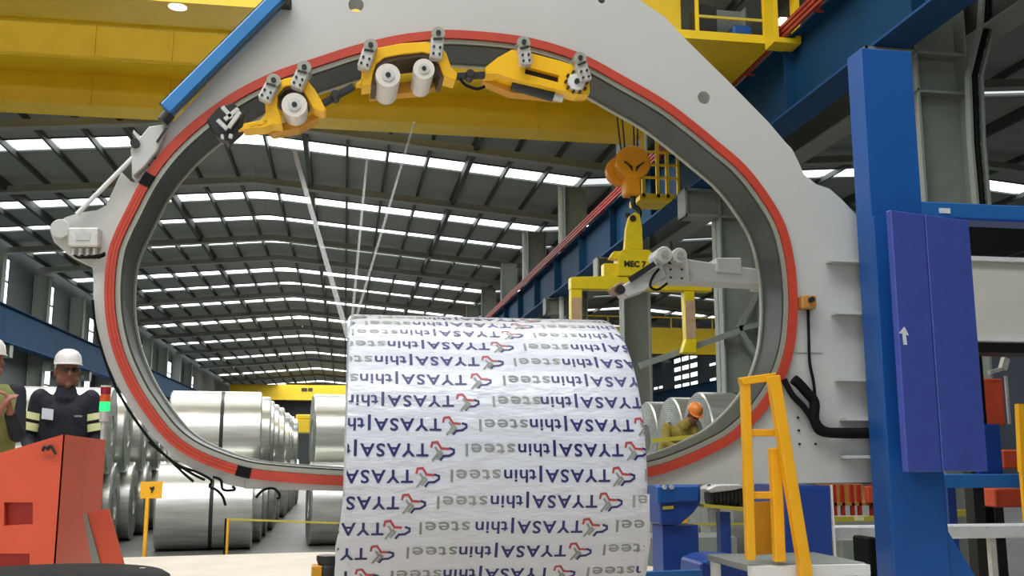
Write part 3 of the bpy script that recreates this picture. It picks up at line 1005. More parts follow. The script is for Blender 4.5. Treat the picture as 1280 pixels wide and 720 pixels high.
slab(MB(), [(464, 106), (468, 90), (472, 79), (482, 71), (500, 67), (529, 64), (541, 68), (550, 80), (555, 97), (550, 97), (544, 80), (537, 74), (526, 71), (500, 74), (484, 78), (476, 86), (470, 106)], YC + .01, .2).build('inner_arch_shade', M['arch_shade'], c2)
slab(MB(), [(460, 108), (552, 97), (553, 104), (530, 114), (462, 120)], YC + .2, .08).build('base_bar', M['yel_d'], c2)
slab(MB(), [(445, 105), (452, 98), (452, 104)], YC, .06).build('lug', M['carr'], c2)
roll(c2, 485, 94, 16); roll(c2, 530, 86, 14)
clamp(c2, 459, 72, -16, 34); clamp(c2, 546, 58, -4, 36)
link_arm(c2, (568, 96), (606, 94))
c3 = thing('film_carriage', 'yellow straight carriage with a dark slot leading the train', 'carriage', P(670, 90, Y=YC), 'film carriages on the oval track')
vs, fs = curve_mesh([[A(x, y, YC) for x, y in ((607, 84), (622, 72), (640, 62), (662, 66), (700, 76), (724, 84), (737, 94), (737, 117), (722, 118), (700, 112), (640, 98), (622, 92), (608, 92))], [A(x, y, YC) for x, y in ((657, 83), (699, 94), (698, 103), (656, 92))]], .1)
mb = MB(); mb.add([v + Vector((0, YC, 0)) for v in vs], fs); mb.build('arch_plate', M['carr'], c3)
slab(MB(), [(655, 81), (701, 92), (700, 105), (654, 94)], YC + .035, .05).build('slot_cover', M['dark'], c3)
slab(MB(), [(604, 96), (640, 100), (700, 114), (704, 122), (640, 116), (606, 102)], YC + .1, .08).build('base_bar', M['yel_d'], c3)
p_, q_ = P(640, 104, Y=YC + .08), P(692, 119, Y=YC + .08)
MB().cyl(p_, q_, .035, n=16).build('drive_motor', M['dark'], c3, smooth=True)
MB().cyl(q_, q_ + (q_ - p_).normalized() * .05, .026, n=14).build('motor_cap', M['silver'], c3, smooth=True)
MB().tube(crom([P(x, y, Y=YC) for x, y in ((575, 98), (582, 106), (596, 111), (606, 108))], 4), .008, 8).build('hose', M['black'], c3, smooth=True)
clamp(c3, 655, 68, 8, 32); clamp(c3, 727, 88, 16, 34)
c = P(721, 102, Y=YC - .02)
mb = MB().cyl(c, c + Vector((0, .04, 0)), .045, n=20)
mb.build('bearing', M['white'], c3, smooth=True, bevel=.004)
mb = MB()
for k in range(10):
    t_ = 2 * math.pi * k / 10; q = c + Vector((math.cos(t_) * .054, .0, math.sin(t_) * .054)); mb.cyl(q + Vector((0, -.005, 0)), q + Vector((0, .02, 0)), .007, n=8)
mb.cyl(c + Vector((0, -.012, 0)), c, .014, n=10)
each(mb, 'bearing_bolt', M['dark'], c3)
# clamp head at the tail of the train
c0 = thing('clamp_head', 'black clamp head with silver rods at the tail of the carriages', 'clamp', P(285, 150, Y=YC))
slab(MB(), [(258, 150), (272, 134), (292, 128), (306, 142), (302, 160), (284, 176), (268, 168)], YC + .02, .1).build('clamp_body', M['dark'], c0, bevel=.005)
mb = MB()
for (a, c) in (((278, 134), (290, 148)), ((300, 140), (286, 160)), ((272, 150), (284, 162)), ((281, 150), (298, 136)), ((276, 171), (280, 171)), ((286, 170), (291, 171))):
    mb.bar(P(*a, Y=YC - .01), P(*c, Y=YC - .01), .02, .018, (0, 1, 0))
each(mb, 'clamp_rod', M['silver'], c0, bevel=.002)
slab(MB(), [(298, 163), (304, 158), (334, 150), (334, 155)], YC, .03).build('link_strap', M['carr'], c0)

# film strands running down to the coil
def strand(pts, wd):
    mb = MB()
    for a, c in zip(pts[:-1], pts[1:]):
        mb.bar(a, c, wd, .002, (0, 1, 0))
    return mb
CX0, CX1, CYc, CZc, CR = 0.0, 1.262, 4.85, 1.418, .75
def coil_pt(x, phi, dr=0.004):
    return Vector((x, CYc - (CR + dr) * math.cos(phi), CZc + (CR + dr) * math.sin(phi)))
for nm, a, mid, e in (('clear film strand falling steeply from the single roll carriage', P(363, 172, Y=Y0 + .1), None, coil_pt(.004, .9)),
                      ('clear film strand falling from the two roll carriage, front roll', P(459, 195, Y=Y0 + .1), None, coil_pt(.02, 1.2)),
                      ('slanting clear film strand from the second roll of the two roll carriage', P(518, 152, Y=Y0 + .15), None, coil_pt(.04, 1.25))):
    s = strand([a, e], .022 if 'steeply' in nm else .012)
    tag(s.build('film_strand', M['strand'], None, origin=tuple(a)), nm, 'film strand', 'film strands')

# =================================================================== WRAPPED COIL
wc = thing('wrapped_coil', 'large coil in white lettered film lying inside the machine', 'wrapped coil', (0.63, CYc, CZc - CR))
e = .03
prof = [(0, .3), (0, CR - e), (e * .3, CR - e * .3), (e, CR)] + [(e + (CX1 - 2 * e) * k / 8, CR) for k in range(1, 8)] + [(CX1 - e, CR), (CX1 - e * .3, CR - e * .3), (CX1, CR - e), (CX1, .3)]
MB().lathe(prof, (CX0, CYc, CZc), (1, 0, 0), 96, close=True).build('film_wrap', M['film'], wc, smooth=True)
MB().lathe([(.02, .26), (.02, .31), (CX1 - .02, .31), (CX1 - .02, .26)], (CX0, CYc, CZc), (1, 0, 0), 48, close=True).build('eye_sleeve', M['steel_end'], wc, smooth=True)
# printed lettering: TYASA|thinsteel with an emblem, rows all round the coil, upside down to the viewer
CAP = .053
def one_text(body, width, bold):
    vs, fs = text_lists(body, 1.0, lambda v: v, 1.0, bold, 1.18 if body == 'TYASA' else 1.06)
    xs = [v.x for v in vs]; ys = [v.y for v in vs]
    return vs, fs, min(xs), max(xs), min(ys), max(ys)
def stroke(pts, wd=.0092):
    """flat polyline band as quads"""
    pts = [Vector((x, y, 0)) for x, y in pts]
    vs, fs = [], []
    for p, q in zip(pts[:-1], pts[1:]):
        d = (q - p).normalized(); n_ = Vector((-d.y, d.x, 0)) * wd / 2
        k_ = len(vs)
        vs += [p + n_ - d * wd * .35, p - n_ - d * wd * .35, q - n_ + d * wd * .35, q + n_ + d * wd * .35]
        fs.append((k_, k_ + 1, k_ + 2, k_ + 3))
    return vs, fs
def em(pts):      # emblem strokes: u to the left of the printed line, v up the letter height
    return [((910 - x) / 4 * .00326, (y - 222) / 4 * .00326 + CAP / 2) for x, y in pts]
PER = .815
parts = {'navy': ([], []), 'grey': ([], []), 'red': ([], [])}
def put(dst, vs, fs):
    n_ = len(dst[0]); dst[0].extend(vs); dst[1].extend(tuple(i + n_ for i in f) for f in fs)
cur = .108
for body, key, width, bold in (('TYASA', 'navy', .275, .02), ('|', 'navy', .012, .0), ('thin', 'navy', .135, .016), ('steel', 'grey', .205, .006)):
    vs, fs, x0_, x1_, ylo, yhi = one_text(body, width, bold)
    cap = .73
    put(parts[key], [Vector((cur + (v.x - x0_) * width / (x1_ - x0_), v.y * CAP / cap, 0)) for v in vs], fs)
    cur += width + .012
for key, pl_ in (('red', ((792, 204), (797, 183), (822, 180), (842, 212), (876, 214))), ('navy', ((884, 212), (904, 219), (904, 234), (882, 248), (852, 250), (838, 268))), ('grey', ((814, 208), (830, 232), (800, 270))), ('grey', ((836, 226), (846, 236), (824, 262)))):
    put(parts[key], *stroke(em(pl_)))
NROW = 45
for key in ('navy', 'grey', 'red'):
    out = MB()
    tv, tf = parts[key]
    for rI in range(NROW):
        k = rI if rI <= NROW // 2 else rI - NROW
        phi0 = k * 2 * math.pi / NROW
        xo = .334 + .058 * k + random.uniform(-.006, .006)
        rnd = random.random()
        dr = random.uniform(.0012, .0022)
        rot = random.uniform(-.0015, .0015)
        bm = bmesh.new()
        for c_ in range(-3, 6):
            base = xo + c_ * PER
            xs_hi, xs_lo = base + .05, base + .05 - PER
            if xs_lo > CX1 or xs_hi < 0:
                continue
            vv = [bm.verts.new((base + .05 - v.x, v.y - CAP / 2 + rot * v.x, 0)) for v in tv]
            for f in tf:
                try:
                    bm.faces.new([vv[i] for i in f])
                except ValueError:
                    pass
        left = -.016 if -7 <= k <= -2 else .012
        for co, no in (((left, 0, 0), (-1, 0, 0)), ((CX1 - .012, 0, 0), (1, 0, 0))):
            bmesh.ops.bisect_plane(bm, geom=bm.verts[:] + bm.edges[:] + bm.faces[:], plane_co=co, plane_no=no, clear_outer=True)
        bm.verts.index_update()
        out.add([coil_pt(v.co.x, phi0 - v.co.y / CR, dr + (.55 * v.co.x + .004 if v.co.x < 0 else 0)) for v in bm.verts], [tuple(v.index for v in f.verts) for f in bm.faces])
        bm.free()
    o = out.build('printed_lettering', M[key], wc, label={'navy': 'navy blue lettering', 'grey': 'grey lettering', 'red': 'red emblem marks'}[key])
    o['kind'] = 'stuff'
# loose film tails low on both ends
for x, sg, amp in ((0, -1, .024), (CX1, 1, .016)):
    n_ = 18
    vs = []
    for i in range(n_ + 1):
        ph = -.95 + .85 * i / n_
        bl = amp * min(1, math.sin(math.pi * i / n_) ** 2 * 1.3) * (1 + .06 * math.sin(i * 1.7))
        vs += [coil_pt(x - sg * .035, ph, .0008), coil_pt(x, ph, .0008), coil_pt(x + sg * bl, ph, -.55 * bl), coil_pt(x + sg * bl * .7, ph, -.1)]
    fs = [(i * 4 + j, i * 4 + j + 1, i * 4 + j + 5, i * 4 + j + 4) for i in range(n_) for j in range(3)]
    mb = MB(); mb.add(vs, fs).build('film_tail', M['film'], wc, smooth=True)
# cradle rollers under the coil
cd = thing('coil_cradle', 'dark roller cradle carrying the wrapped coil', 'cradle', (.63, CYc, ZP))
for dy in (-.42, .42):
    zz = CZc - math.sqrt((CR + .13) ** 2 - .42 ** 2)
    MB().cyl((-.06, CYc + dy, zz), (CX1 + .06, CYc + dy, zz), .128, n=28).build('roller', M['dark'], cd, smooth=True)
    for x in (-.09, CX1 + .09):
        MB().span((x - .03, CYc + dy - .1, ZP), (x + .03, CYc + dy + .1, zz + .1)).build('bearing_block', M['dark'], cd, bevel=.01)
gx = P(404, 705, Y=4.55)
sg_ = thing('roller_guide', 'dark ribbed guide roller standing against the lower end of the wrapped coil', 'roller', (gx.x, 4.55, ZP))
gp = MB()
gz = PZ(694, 4.55, 405)
MB().lathe([(0, .05)] + [x for k in range(9) for x in ((.05 * k + .005, .05), (.05 * k + .02, .042), (.05 * k + .04, .05))] + [(.46, .05)], (P(416, 700, Y=4.55).x - .02, 4.55, gz - .46), (0, 0, 1), 20).build('ribbed_roller', M['dark'], sg_, smooth=True)
MB().span((PX(394, 4.55), 4.5, ZP), (PX(407, 4.55), 4.6, PZ(706, 4.55, 400))).build('side_block', M['yel_d'], sg_, bevel=.004)
MB().span((gx.x - .1, 4.46, ZP), (gx.x + .1, 4.64, ZP + .04)).build('base', M['dark'], sg_)

# =================================================================== GREY ARM INSIDE THE RING
YA = 5.25
ga = thing('gripper_arm', 'light grey film gripper arm reaching into the oval from its far rim', 'arm', P(900, 335, Y=YA))
slab(MB(), [(846, 322), (955, 337), (955, 356), (846, 351)], YA, .16).build('beam', M['plate'], ga, bevel=.006)
slab(MB(), [(896, 322), (927, 322), (928, 343), (896, 340)], YA - .02, .2).build('mount_box', M['plate'], ga, bevel=.006)
slab(MB(), [(824, 351), (826, 315), (850, 314), (862, 325), (862, 352)], YA - .06, .16).build('bracket', M['plate'], ga, bevel=.006)
slab(MB(), [(779, 356), (800, 344), (828, 328), (834, 345), (806, 364), (786, 371), (778, 368)], YA - .08, .12).build('angled_arm', M['plate'], ga, bevel=.006)
slab(MB(), [(764, 360), (776, 352), (784, 355), (782, 367), (770, 367)], YA - .06, .1).build('arm_tip', M['tip'], ga, bevel=.004)
c = P(776, 362, Y=YA - .09)
MB().cyl(c, c + Vector((0, .03, 0)), .026, n=16).build('pivot', M['dark'], ga, smooth=True)
for px, py, r in ((831, 318, .045), (850, 319, .042)):
    c = P(px, py, Y=YA - .16)
    o = MB().cyl(c, c + Vector((0, .16, 0)), r, n=22).build('motor', M['silver'], ga, smooth=True, bevel=.004)
    MB().cyl(c + Vector((0, -.01, 0)), c, r * .45, n=14).build('shaft_cap', M['lip'], o)
MB().tube([P(838, 330, Y=YA - .08), P(838, 302, Y=YA - .08)], .012, 10).build('stop_pin', M['dark'], ga, smooth=True)
MB().bar(P(787, 350, Y=YA - .1), P(818, 330, Y=YA - .1), .03, .02, (0, 1, 0)).build('slide_rail', M['dark'], ga)
mb = MB().tube(crom([P(x, y, Y=YA - .1) for x, y in ((824, 336), (816, 346), (813, 358), (822, 362), (834, 354))], 6), .007, 7)
mb.build('cable', M['black'], ga, smooth=True)
mb = MB()
for px, py in ((838, 337), (852, 337), (838, 347), (852, 348)):
    c = P(px, py, Y=YA - .06); mb.cyl(c + Vector((0, -.01, 0)), c, .006, n=8)
each(mb, 'bolt', M['dark'], ga)
# stub behind the ring that carries the arm
q = P(955, 346, Y=YA)
MB().span((q.x - .02, Y0 + .14, q.z - .06), (q.x + .3, YA + .16, q.z + .06)).build('mount_bracket', M['plate'], ga)

# =================================================================== BLUE POST, DOOR, BEAMS ON THE RIGHT
YP = 4.58
bp = thing('support_post', 'tall bright blue steel post with flared foot beside the plate', 'post', P(1130, 740, Y=YP))
fx0, fx1 = PX(1080, YP, 300), PX(1150, YP, 300)
b0, b1 = PX(1118, YP, 600), PX(1183, YP, 600)
xa_, xb_ = P(1092, 320, Y=YP).x, P(1157, 320, Y=YP).x
zt_ = P(1110, 62, Y=YP).z
zs = P(1110, 665, Y=YP).z
pr = [(xa_, YP, ZP), (xb_ + .28, YP, ZP), (xb_ + .28, YP, ZP + .2), (xb_ + .02, YP, zs), (xb_ + .02, YP, P(1110, 590, Y=YP).z), (xb_, YP, P(1110, 590, Y=YP).z), (xb_, YP, zt_), (xa_, YP, zt_)]
MB().prism(pr, (0, .15, 0)).build('column', M['post_blue'], bp, bevel=.004)
MB().span((xa_ + .01, YP - .012, P(1110, 666, Y=YP).z), (xb_, YP, P(1110, 662, Y=YP).z)).build('weld_seam', M['deep_blue'], bp)
MB().span((xa_ + .0, YP - .02, ZP), (xb_ + .0, YP, P(1110, 272, Y=YP).z)).build('face_plate', M['post_blue'], bp, bevel=.003)

da, db = P(1112, 262, Y=4.38), None
ang = math.atan2(.269, .963)
dv = Vector((math.cos(ang), math.sin(ang), 0))
def on_door(px, py, nrm_off=0.0):
    """hit of the pixel ray with the door plane through da along dv"""
    d = _F + _R * ((px - 640) / FPX) + _U * ((360 - py) / FPX)
    nn = Vector((dv.y, -dv.x, 0))
    base = da + nn * nrm_off
    return EYE + d * ((base - EYE).dot(nn) / d.dot(nn))
nn = Vector((dv.y, -dv.x, 0))
dr_ = thing('cabinet_door', 'violet blue two leaf cover door with a white arrow on the blue post', 'door cover', (da.x, da.y, P(1137, 590, Y=4.38).z))
zt_d, zb_d = da.z, on_door(1137, 590).z
sA, sB, sC = 0.0, (on_door(1158, 300) - da).xy.length, (on_door(1213, 300) - da).xy.length
sA = max(0, (on_door(1116, 300) - da).dot(dv))
for s0, s1 in ((sA, sB - .004), (sB + .004, sC)):
    a, c = da + dv * s0, da + dv * s1
    MB().prism([Vector((a.x, a.y, zb_d)), Vector((c.x, c.y, zb_d)), Vector((c.x, c.y, zt_d)), Vector((a.x, a.y, zt_d))], -nn * .035).build('leaf', M['door_blue'], dr_, bevel=.004)
# white arrow sign
s0 = (on_door(1130, 420) - da).dot(dv)
zc_ = on_door(1130, 420).z
ar = [(-.008, -.042), (.014, -.042), (.010, .006), (.030, .004), (.004, .044), (-.032, .012), (-.010, .010)]
o_ = da + dv * s0
MB().prism([Vector((o_.x, o_.y, zc_)) + dv * u + Vector((0, 0, v)) + nn * .003 for u, v in ar], -nn * .0025).build('arrow_sign', M['label'], dr_)
# stand-off box behind the door that ties it to the post
MB().span((xa_ + .07, da.y + .12, zb_d + .05), (xa_ + .17, YP - .021, zt_d - .12)).build('mounting_box', M['deep_blue'], dr_)

YB2 = 5.4
ub = thing('conveyor_beam', 'light blue horizontal beam with a white label running off beside the door', 'beam', P(1230, 265, Y=YB2))
a, c = P(1150, 252, Y=YB2), P(1330, 275, Y=YB2)
MB().span((a.x, YB2, P(1230, 275, Y=YB2).z), (c.x + .4, YB2 + .12, P(1230, 255, Y=YB2).z)).build('beam_body', M['beam_blue'], ub, bevel=.006)
MB().span((a.x, YB2 - .02, P(1230, 277, Y=YB2).z), (c.x + .4, YB2 + .14, P(1230, 274, Y=YB2).z)).build('edge_strip', M['deep_blue'], ub)
a, c = P(1174, 260, Y=YB2 - .004), P(1188, 267, Y=YB2 - .004)
MB().span((a.x, YB2 - .006, c.z), (c.x, YB2 + .001, a.z)).build('label_plate', M['label'], ub)
MB().span((P(1190, 300, Y=YB2).x, YB2 + .2, P(1230, 400, Y=YB2).z), (P(1205, 300, Y=YB2).x, YB2 + .3, P(1230, 275, Y=YB2).z)).build('hanger', M['deep_blue'], ub)
wcb = thing('white_cabinet', 'off white panel cabinet beyond the blue door', 'cabinet', P(1250, 430, Y=6.2))
a, c = P(1195, 326, Y=6.2), P(1360, 424, Y=6.2)
MB().span((a.x, 6.2, c.z), (c.x, 6.5, a.z)).build('panel', M['offwhite'], wcb, bevel=.006)
MB().span((a.x, 6.17, c.z - .03), (c.x, 6.5, c.z)).build('bottom_rail', M['white'], wcb)
MB().span((a.x, 6.16, a.z), (c.x, 6.5, a.z + .03)).build('top_rail', M['white'], wcb)
MB().span((a.x, 6.25, c.z - .1), (c.x, 6.5, c.z - .03)).build('plinth', M['dark'], wcb)
MB().span((a.x + .1, 6.35, ZP * 0), (a.x + .18, 6.45, c.z - .09)).build('leg', M['dark'], wcb)
MB().span((c.x - .2, 6.35, 0), (c.x - .12, 6.45, c.z - .09)).build('leg', M['dark'], wcb)
# dark machine mass behind upper beam
dk = thing('drive_housing', 'black drive housing under the light blue beam', 'housing', P(1240, 300, Y=6.9))
a, c = P(1195, 276, Y=6.9), P(1270, 312, Y=6.9)
MB().prism([(a.x, 6.9, P(1200, 322, Y=6.9).z), (c.x + .1, 6.9, c.z), (c.x + .2, 6.9, P(1240, 262, Y=6.9).z), (a.x, 6.9, P(1240, 262, Y=6.9).z)], (0, .3, 0)).build('housing', M['black'], dk)
MB().span((a.x + .1, 7.0, 0), (a.x + .2, 7.1, P(1200, 322, Y=6.9).z)).build('leg', M['black'], dk)
# lower blue beam and orange units under it
lb = thing('lower_beam', 'lower blue conveyor beam above an orange box', 'beam', P(1240, 600, Y=6.2))
a, c = P(1160, 593, Y=6.2), P(1380, 609, Y=6.2)
MB().span((a.x, 6.2, c.z), (c.x, 6.35, a.z)).build('beam_body', M['beam_blue'], lb, bevel=.005)
MB().span((P(1222, 560, Y=6.3).x, 6.3, a.z), (P(1252, 560, Y=6.3).x, 6.5, P(1230, 530, Y=6.3).z)).build('bracket', M['deep_blue'], lb, bevel=.005)
MB().span((P(1190, 600, Y=6.3).x, 6.36, 0), (P(1200, 600, Y=6.3).x, 6.46, a.z)).build('leg', M['deep_blue'], lb)
def ob(name, label, cat, x0, y0_, x1, y1_, Y, mt, d=.3):
    a, c = P(x0, y0_, Y=Y), P(x1, y1_, Y=Y)
    return tag(MB().span((a.x, Y, c.z), (c.x, Y + d, a.z)).build(name, mt, None, bevel=.01, origin=((a.x + c.x) / 2, Y, c.z)), label, cat)
MBX = thing('motor_unit', 'orange motor unit with silver fitting right of the door', 'motor', P(1245, 530, Y=7.4))
a, c = P(1228, 473, Y=7.4), P(1258, 532, Y=7.4)
MB().span((a.x, 7.4, c.z), (c.x, 7.7, a.z)).build('body', M['orange'], MBX, bevel=.01)
MB().bar(P(1236, 466, Y=7.35), P(1256, 460, Y=7.35), .03, .03).build('fitting', M['silver'], MBX)
MB().bar(P(1257, 470, Y=7.35), P(1262, 530, Y=7.35), .02, .02).build('pipe', M['silver'], MBX)
MB().bar(P(1253, 462, Y=7.35), P(1257, 448, Y=7.35), .05, .05).build('valve', M['silver'], MBX)
MB().span((a.x + .05, 7.45, 0), (c.x - .05, 7.6, c.z)).build('stand', M['dark'], MBX)
t = ob('orange_box', 'small orange box above the lower blue beam at the edge', 'box', 1253, 562, 1285, 586, 6.6, M['orange'])
t = ob('orange_box', 'orange box hanging under the lower blue beam', 'box', 1243, 611, 1290, 634, 6.7, M['orange'])
t = thing('yellow_pole', 'yellow upright pole at the far edge beyond the door', 'pole', P(1275, 720, Y=6.0))
MB().bar(P(1274, 505, Y=6.0), P(1278, 590, Y=6.0), .04, .04, (0, 1, 0)).build('upright', M['yel'], t)
MB().bar(P(1278, 590, Y=6.0), (P(1278, 590, Y=6.0).x, 6.0, 0), .03, .03, (0, 1, 0)).build('stem', M['yel'], t)
# foil covered conveyor strip passing behind the post
fs_ = thing('foil_roll', 'long white foil wrapped bar passing behind the blue post', 'bar', P(1150, 672, Y=6.0))
a, c = P(1030, 659, Y=5.9), P(1300, 672, Y=5.9)
MB().span((a.x, 5.9, c.z + .0), (c.x + .1, 5.98, P(1180, 656, Y=5.9).z)).build('bar', M['foil'], fs_, bevel=.012)
for px in (1048, 1240):
    x = P(px, 690, Y=5.94).x
    MB().span((x - .02, 5.92, 0), (x + .02, 5.96, c.z)).build('leg', M['silver'], fs_)
ob('dark_box', 'black box under the foil wrapped bar behind the post', 'box', 1086, 672, 1102, 762, 5.6, M['black'], .2)
# barrier rails in the back, right
def barrier(name, label, pts, Y, th=.06):
    t = thing(name, label, 'barrier', (P(*pts[0], Y=Y).x, Y, 0))
    a, c = P(*pts[0], Y=Y), P(*pts[1], Y=Y)
    MB().bar(a, c, th * .5, th).build('rail', M['tape'], t)
    for p in (a, c):
        MB().span((p.x - .025, Y - .025, 0), (p.x + .025, Y + .025, p.z)).build('post', M['tape'], t)
    m_ = a.lerp(c, .55)
    MB().bar(m_ - (c - a) * .1, m_ + (c - a) * .1, th * .5 + .006, th * .7).build('light_patch', M['reflect'], t)
    return t
barrier('guard_rail', 'yellow guard rail beyond the foil bar left of the post', [(1040, 649), (1100, 648)], 9.5, .05)
barrier('guard_rail', 'yellow guard rail beyond the foil bar right of the post', [(1185, 643), (1235, 638)], 9.0, .06)
rk = thing('storage_rack', 'orange storage rack with shelves seen below the grey plate', 'rack', P(1070, 640, Y=13))
a, c = P(1040, 606, Y=13), P(1098, 632, Y=13)
MB().span((a.x, 13, c.z), (c.x, 13.5, c.z + .04)).build('shelf', M['brown'], rk)
MB().span((a.x, 13.4, c.z), (c.x, 13.5, a.z)).build('back_panel', M['brown'], rk)
for px in (1044, 1054, 1066, 1075, 1090):
    x = P(px, 620, Y=13).x
    MB().span((x - .02, 13, 0), (x + .02, 13.06, a.z)).build('upright', M['orange_d'], rk)
ob('red_box', 'bright red box on the storage rack next to the blue post', 'box', 1084, 608, 1098, 629, 12.9, M['orange'], .1)
ob('grey_bench', 'grey workbench with a light top below the guard rail', 'bench', 1040, 650, 1130, 740, 11.0, M['column'], .8)

# =================================================================== YELLOW LADDER STAND
YL = 4.15
ld = thing('ladder_stand', 'yellow ladder with sloping handrail on a white step stand', 'ladder', P(985, 760, Y=YL))
YLb = YL + .22
def lbar(nm, a, c, y, wd, dp, mt):
    return MB().bar(P(*a, Y=y), P(*c, Y=y), wd, dp, (0, 1, 0)).build(nm, mt, ld, bevel=.003)
lbar('upright', (931, 474), (938, 700), YL, .036, .04, M['yel'])
lbar('upright', (968, 560), (974, 702), YL, .046, .04, M['yel'])
lbar('top_rail', (925, 477), (968, 471), YL, .034, .05, M['yel'])
lbar('handrail', (966, 470), (1004, 700), YL - .06, .05, .045, M['yel'])
lbar('handrail_foot', (1004, 698), (1012, 790), YL - .06, .052, .045, M['yel'])
lbar('cross_bar', (936, 619), (972, 619), YL + .02, .03, .03, M['yel'])
lbar('cross_bar', (934, 541), (972, 541), YL + .02, .03, .03, M['yel'])
slab(MB(), [(941, 628), (972, 626), (974, 692), (943, 694)], YL + .1, .012).build('infill_panel', M['yel_d'], ld)
q0, q1 = P(936, 694, Y=YL), P(1084, 694, Y=YL)
ztp = P(1000, 696, Y=YL + .3).z
MB().span((q0.x, YL + .02, ztp - .03), (q1.x, YL + .5, ztp)).build('step_top', M['column'], ld, bevel=.003)
mb = MB().span((q0.x, YL - .02, ztp - .05), (q1.x, YL + .02, ztp - .005)); mb.build('front_edge', M['white'], ld)
for px in (944, 976, 1080):
    x = P(px, 710, Y=YL).x
    MB().span((x - .018, YL - .015, ZP), (x + .018, YL + .025, ztp - .05)).build('leg', M['white'], ld)
for px in (944, 1080):
    x = P(px, 710, Y=YL).x
    MB().span((x - .018, YL + .45, ZP), (x + .018, YL + .49, ztp - .03)).build('leg', M['white'], ld)
slab(MB(), [(954, 706), (972, 706), (972, 740), (954, 740)], YL + .1, .012).build('lower_panel', M['yel_d'], ld)

# blue gearbox and motor under the plate, left of the ladder
gb = thing('gearbox', 'blue gearbox with a yellow slotted label below the grey plate', 'gearbox', P(845, 665, Y=7.1))
slab(MB(), [(824, 606), (876, 606), (876, 628), (868, 640), (850, 656), (826, 656)], 7.1, .4).build('case', M['deep_blue'], gb, bevel=.01)
slab(MB(), [(822, 608), (876, 607), (872, 626), (822, 629)], 7.06, .05).build('cover', M['post_blue'], gb, bevel=.008)
slab(MB(), [(829, 633), (842, 632), (842, 636), (829, 637)], 7.085, .02).build('label_plate', M['tape'], gb)
mb = MB()
for px in (830, 839):
    c = P(px, 609, Y=7.05); mb.cyl(c, c + Vector((0, -.02, 0)), .016, n=10)
each(mb, 'bolt', M['silver'], gb)
q = P(850, 656, Y=7.2)
MB().span((q.x - .15, 7.15, 0), (q.x + .12, 7.4, q.z)).build('stand', M['deep_blue'], gb)
mo = thing('drive_motor', 'dark ribbed motor with silver cowl on a yellow ledge', 'motor', P(905, 632, Y=7.1))
p_, q_ = P(884, 620, Y=7.2), P(940, 620, Y=7.2)
MB().lathe([(0, .07)] + [v for k in range(10) for v in ((.03 * k + .005, .075), (.03 * k + .018, .088))] + [(.31, .07)], p_, (1, 0, 0), 24).build('body', M['dark'], mo, smooth=True)
slab(MB(), [(882, 612), (895, 606), (925, 605), (934, 609), (915, 613), (890, 616)], 7.1, .2).build('cowl', M['silver'], mo, bevel=.01)
slab(MB(), [(880, 630), (930, 634), (930, 639), (880, 634)], 7.1, .25).build('ledge', M['tape'], mo)
q = P(905, 640, Y=7.2)
MB().span((q.x - .04, 7.18, 0), (q.x + .04, 7.26, q.z)).build('stand', M['deep_blue'], mo)
bxx = thing('pump_unit', 'blue pump unit at the platform corner below the steel coil', 'pump', P(905, 740, Y=7.0))
slab(MB(), [(874, 740), (876, 704), (890, 698), (905, 696), (936, 698), (940, 740)], 6.4, .4).build('case', M['deep_blue'], bxx, bevel=.012)
slab(MB(), [(880, 703), (898, 697), (903, 699), (886, 706)], 6.38, .05).build('lid_strip', M['beam_blue'], bxx)
MB().bar(P(805, 720, Y=6.2), P(876, 717, Y=6.2), .06, .05).build('skid_rail', M['beam_blue'], bxx)
MB().span((P(880, 740, Y=6.4).x, 6.45, 0), (P(935, 740, Y=6.4).x, 6.75, P(900, 738, Y=6.4).z)).build('stand', M['deep_blue'], bxx)

# barrier posts on the store floor
t = thing('barrier_post', 'slim yellow barrier post with tape in front of the dark coil ends', 'barrier', P(856, 708, Y=10))
a = P(855, 645, Y=9.9)
MB().span((a.x - .03, 9.87, 0), (a.x + .03, 9.93, a.z)).build('post', M['yel'], t, bevel=.004)
MB().bar(P(818, 656, Y=9.9), P(940, 655, Y=9.9), .01, .022).build('tape', M['tape'], t)
MB().bar(P(815, 551, Y=10.5), P(866, 546, Y=10.5), .03, .045).build('rail', M['tape'], t)
t = thing('barrier_post', 'black and yellow barrier post with tape before the silver coils', 'barrier', P(283, 692, Y=12))
a = P(284, 648, Y=11.5)
MB().span((a.x - .022, 11.47, 0), (a.x + .0, 11.53, a.z)).build('post', M['black'], t)
MB().span((a.x + .0, 11.47, 0), (a.x + .022, 11.53, a.z)).build('post_side', M['yel'], t)
MB().bar(P(284, 649, Y=11.5), P(425, 654, Y=11.5), .008, .02).build('tape', M['tape'], t)
sg2 = thing('warning_sign', 'square yellow warning sign with dark symbol on a yellow post', 'sign', P(187, 690, Y=11))
a, c = P(176, 602, Y=11), P(202, 623, Y=11)
MB().span((a.x, 11, c.z), (c.x, 11.015, a.z)).build('sign_board', M['yel'], sg2)
MB().span(((a.x + c.x) / 2 - .05, 10.996, 0), ((a.x + c.x) / 2 - .018, 11.05, c.z)).build('post', M['yel'], sg2)
q = P(190, 612, Y=10.99)
mb = MB().prism([q + Vector((dx, 0, dz)) for dx, dz in ((-.022, .03), (-.005, .02), (.006, .03), (.024, .028), (.02, 0), (.006, -.012), (.004, -.035), (-.008, -.035), (-.006, -.008), (-.022, .008))], (0, .008, 0))
mb.build('symbol', M['dark'], sg2)

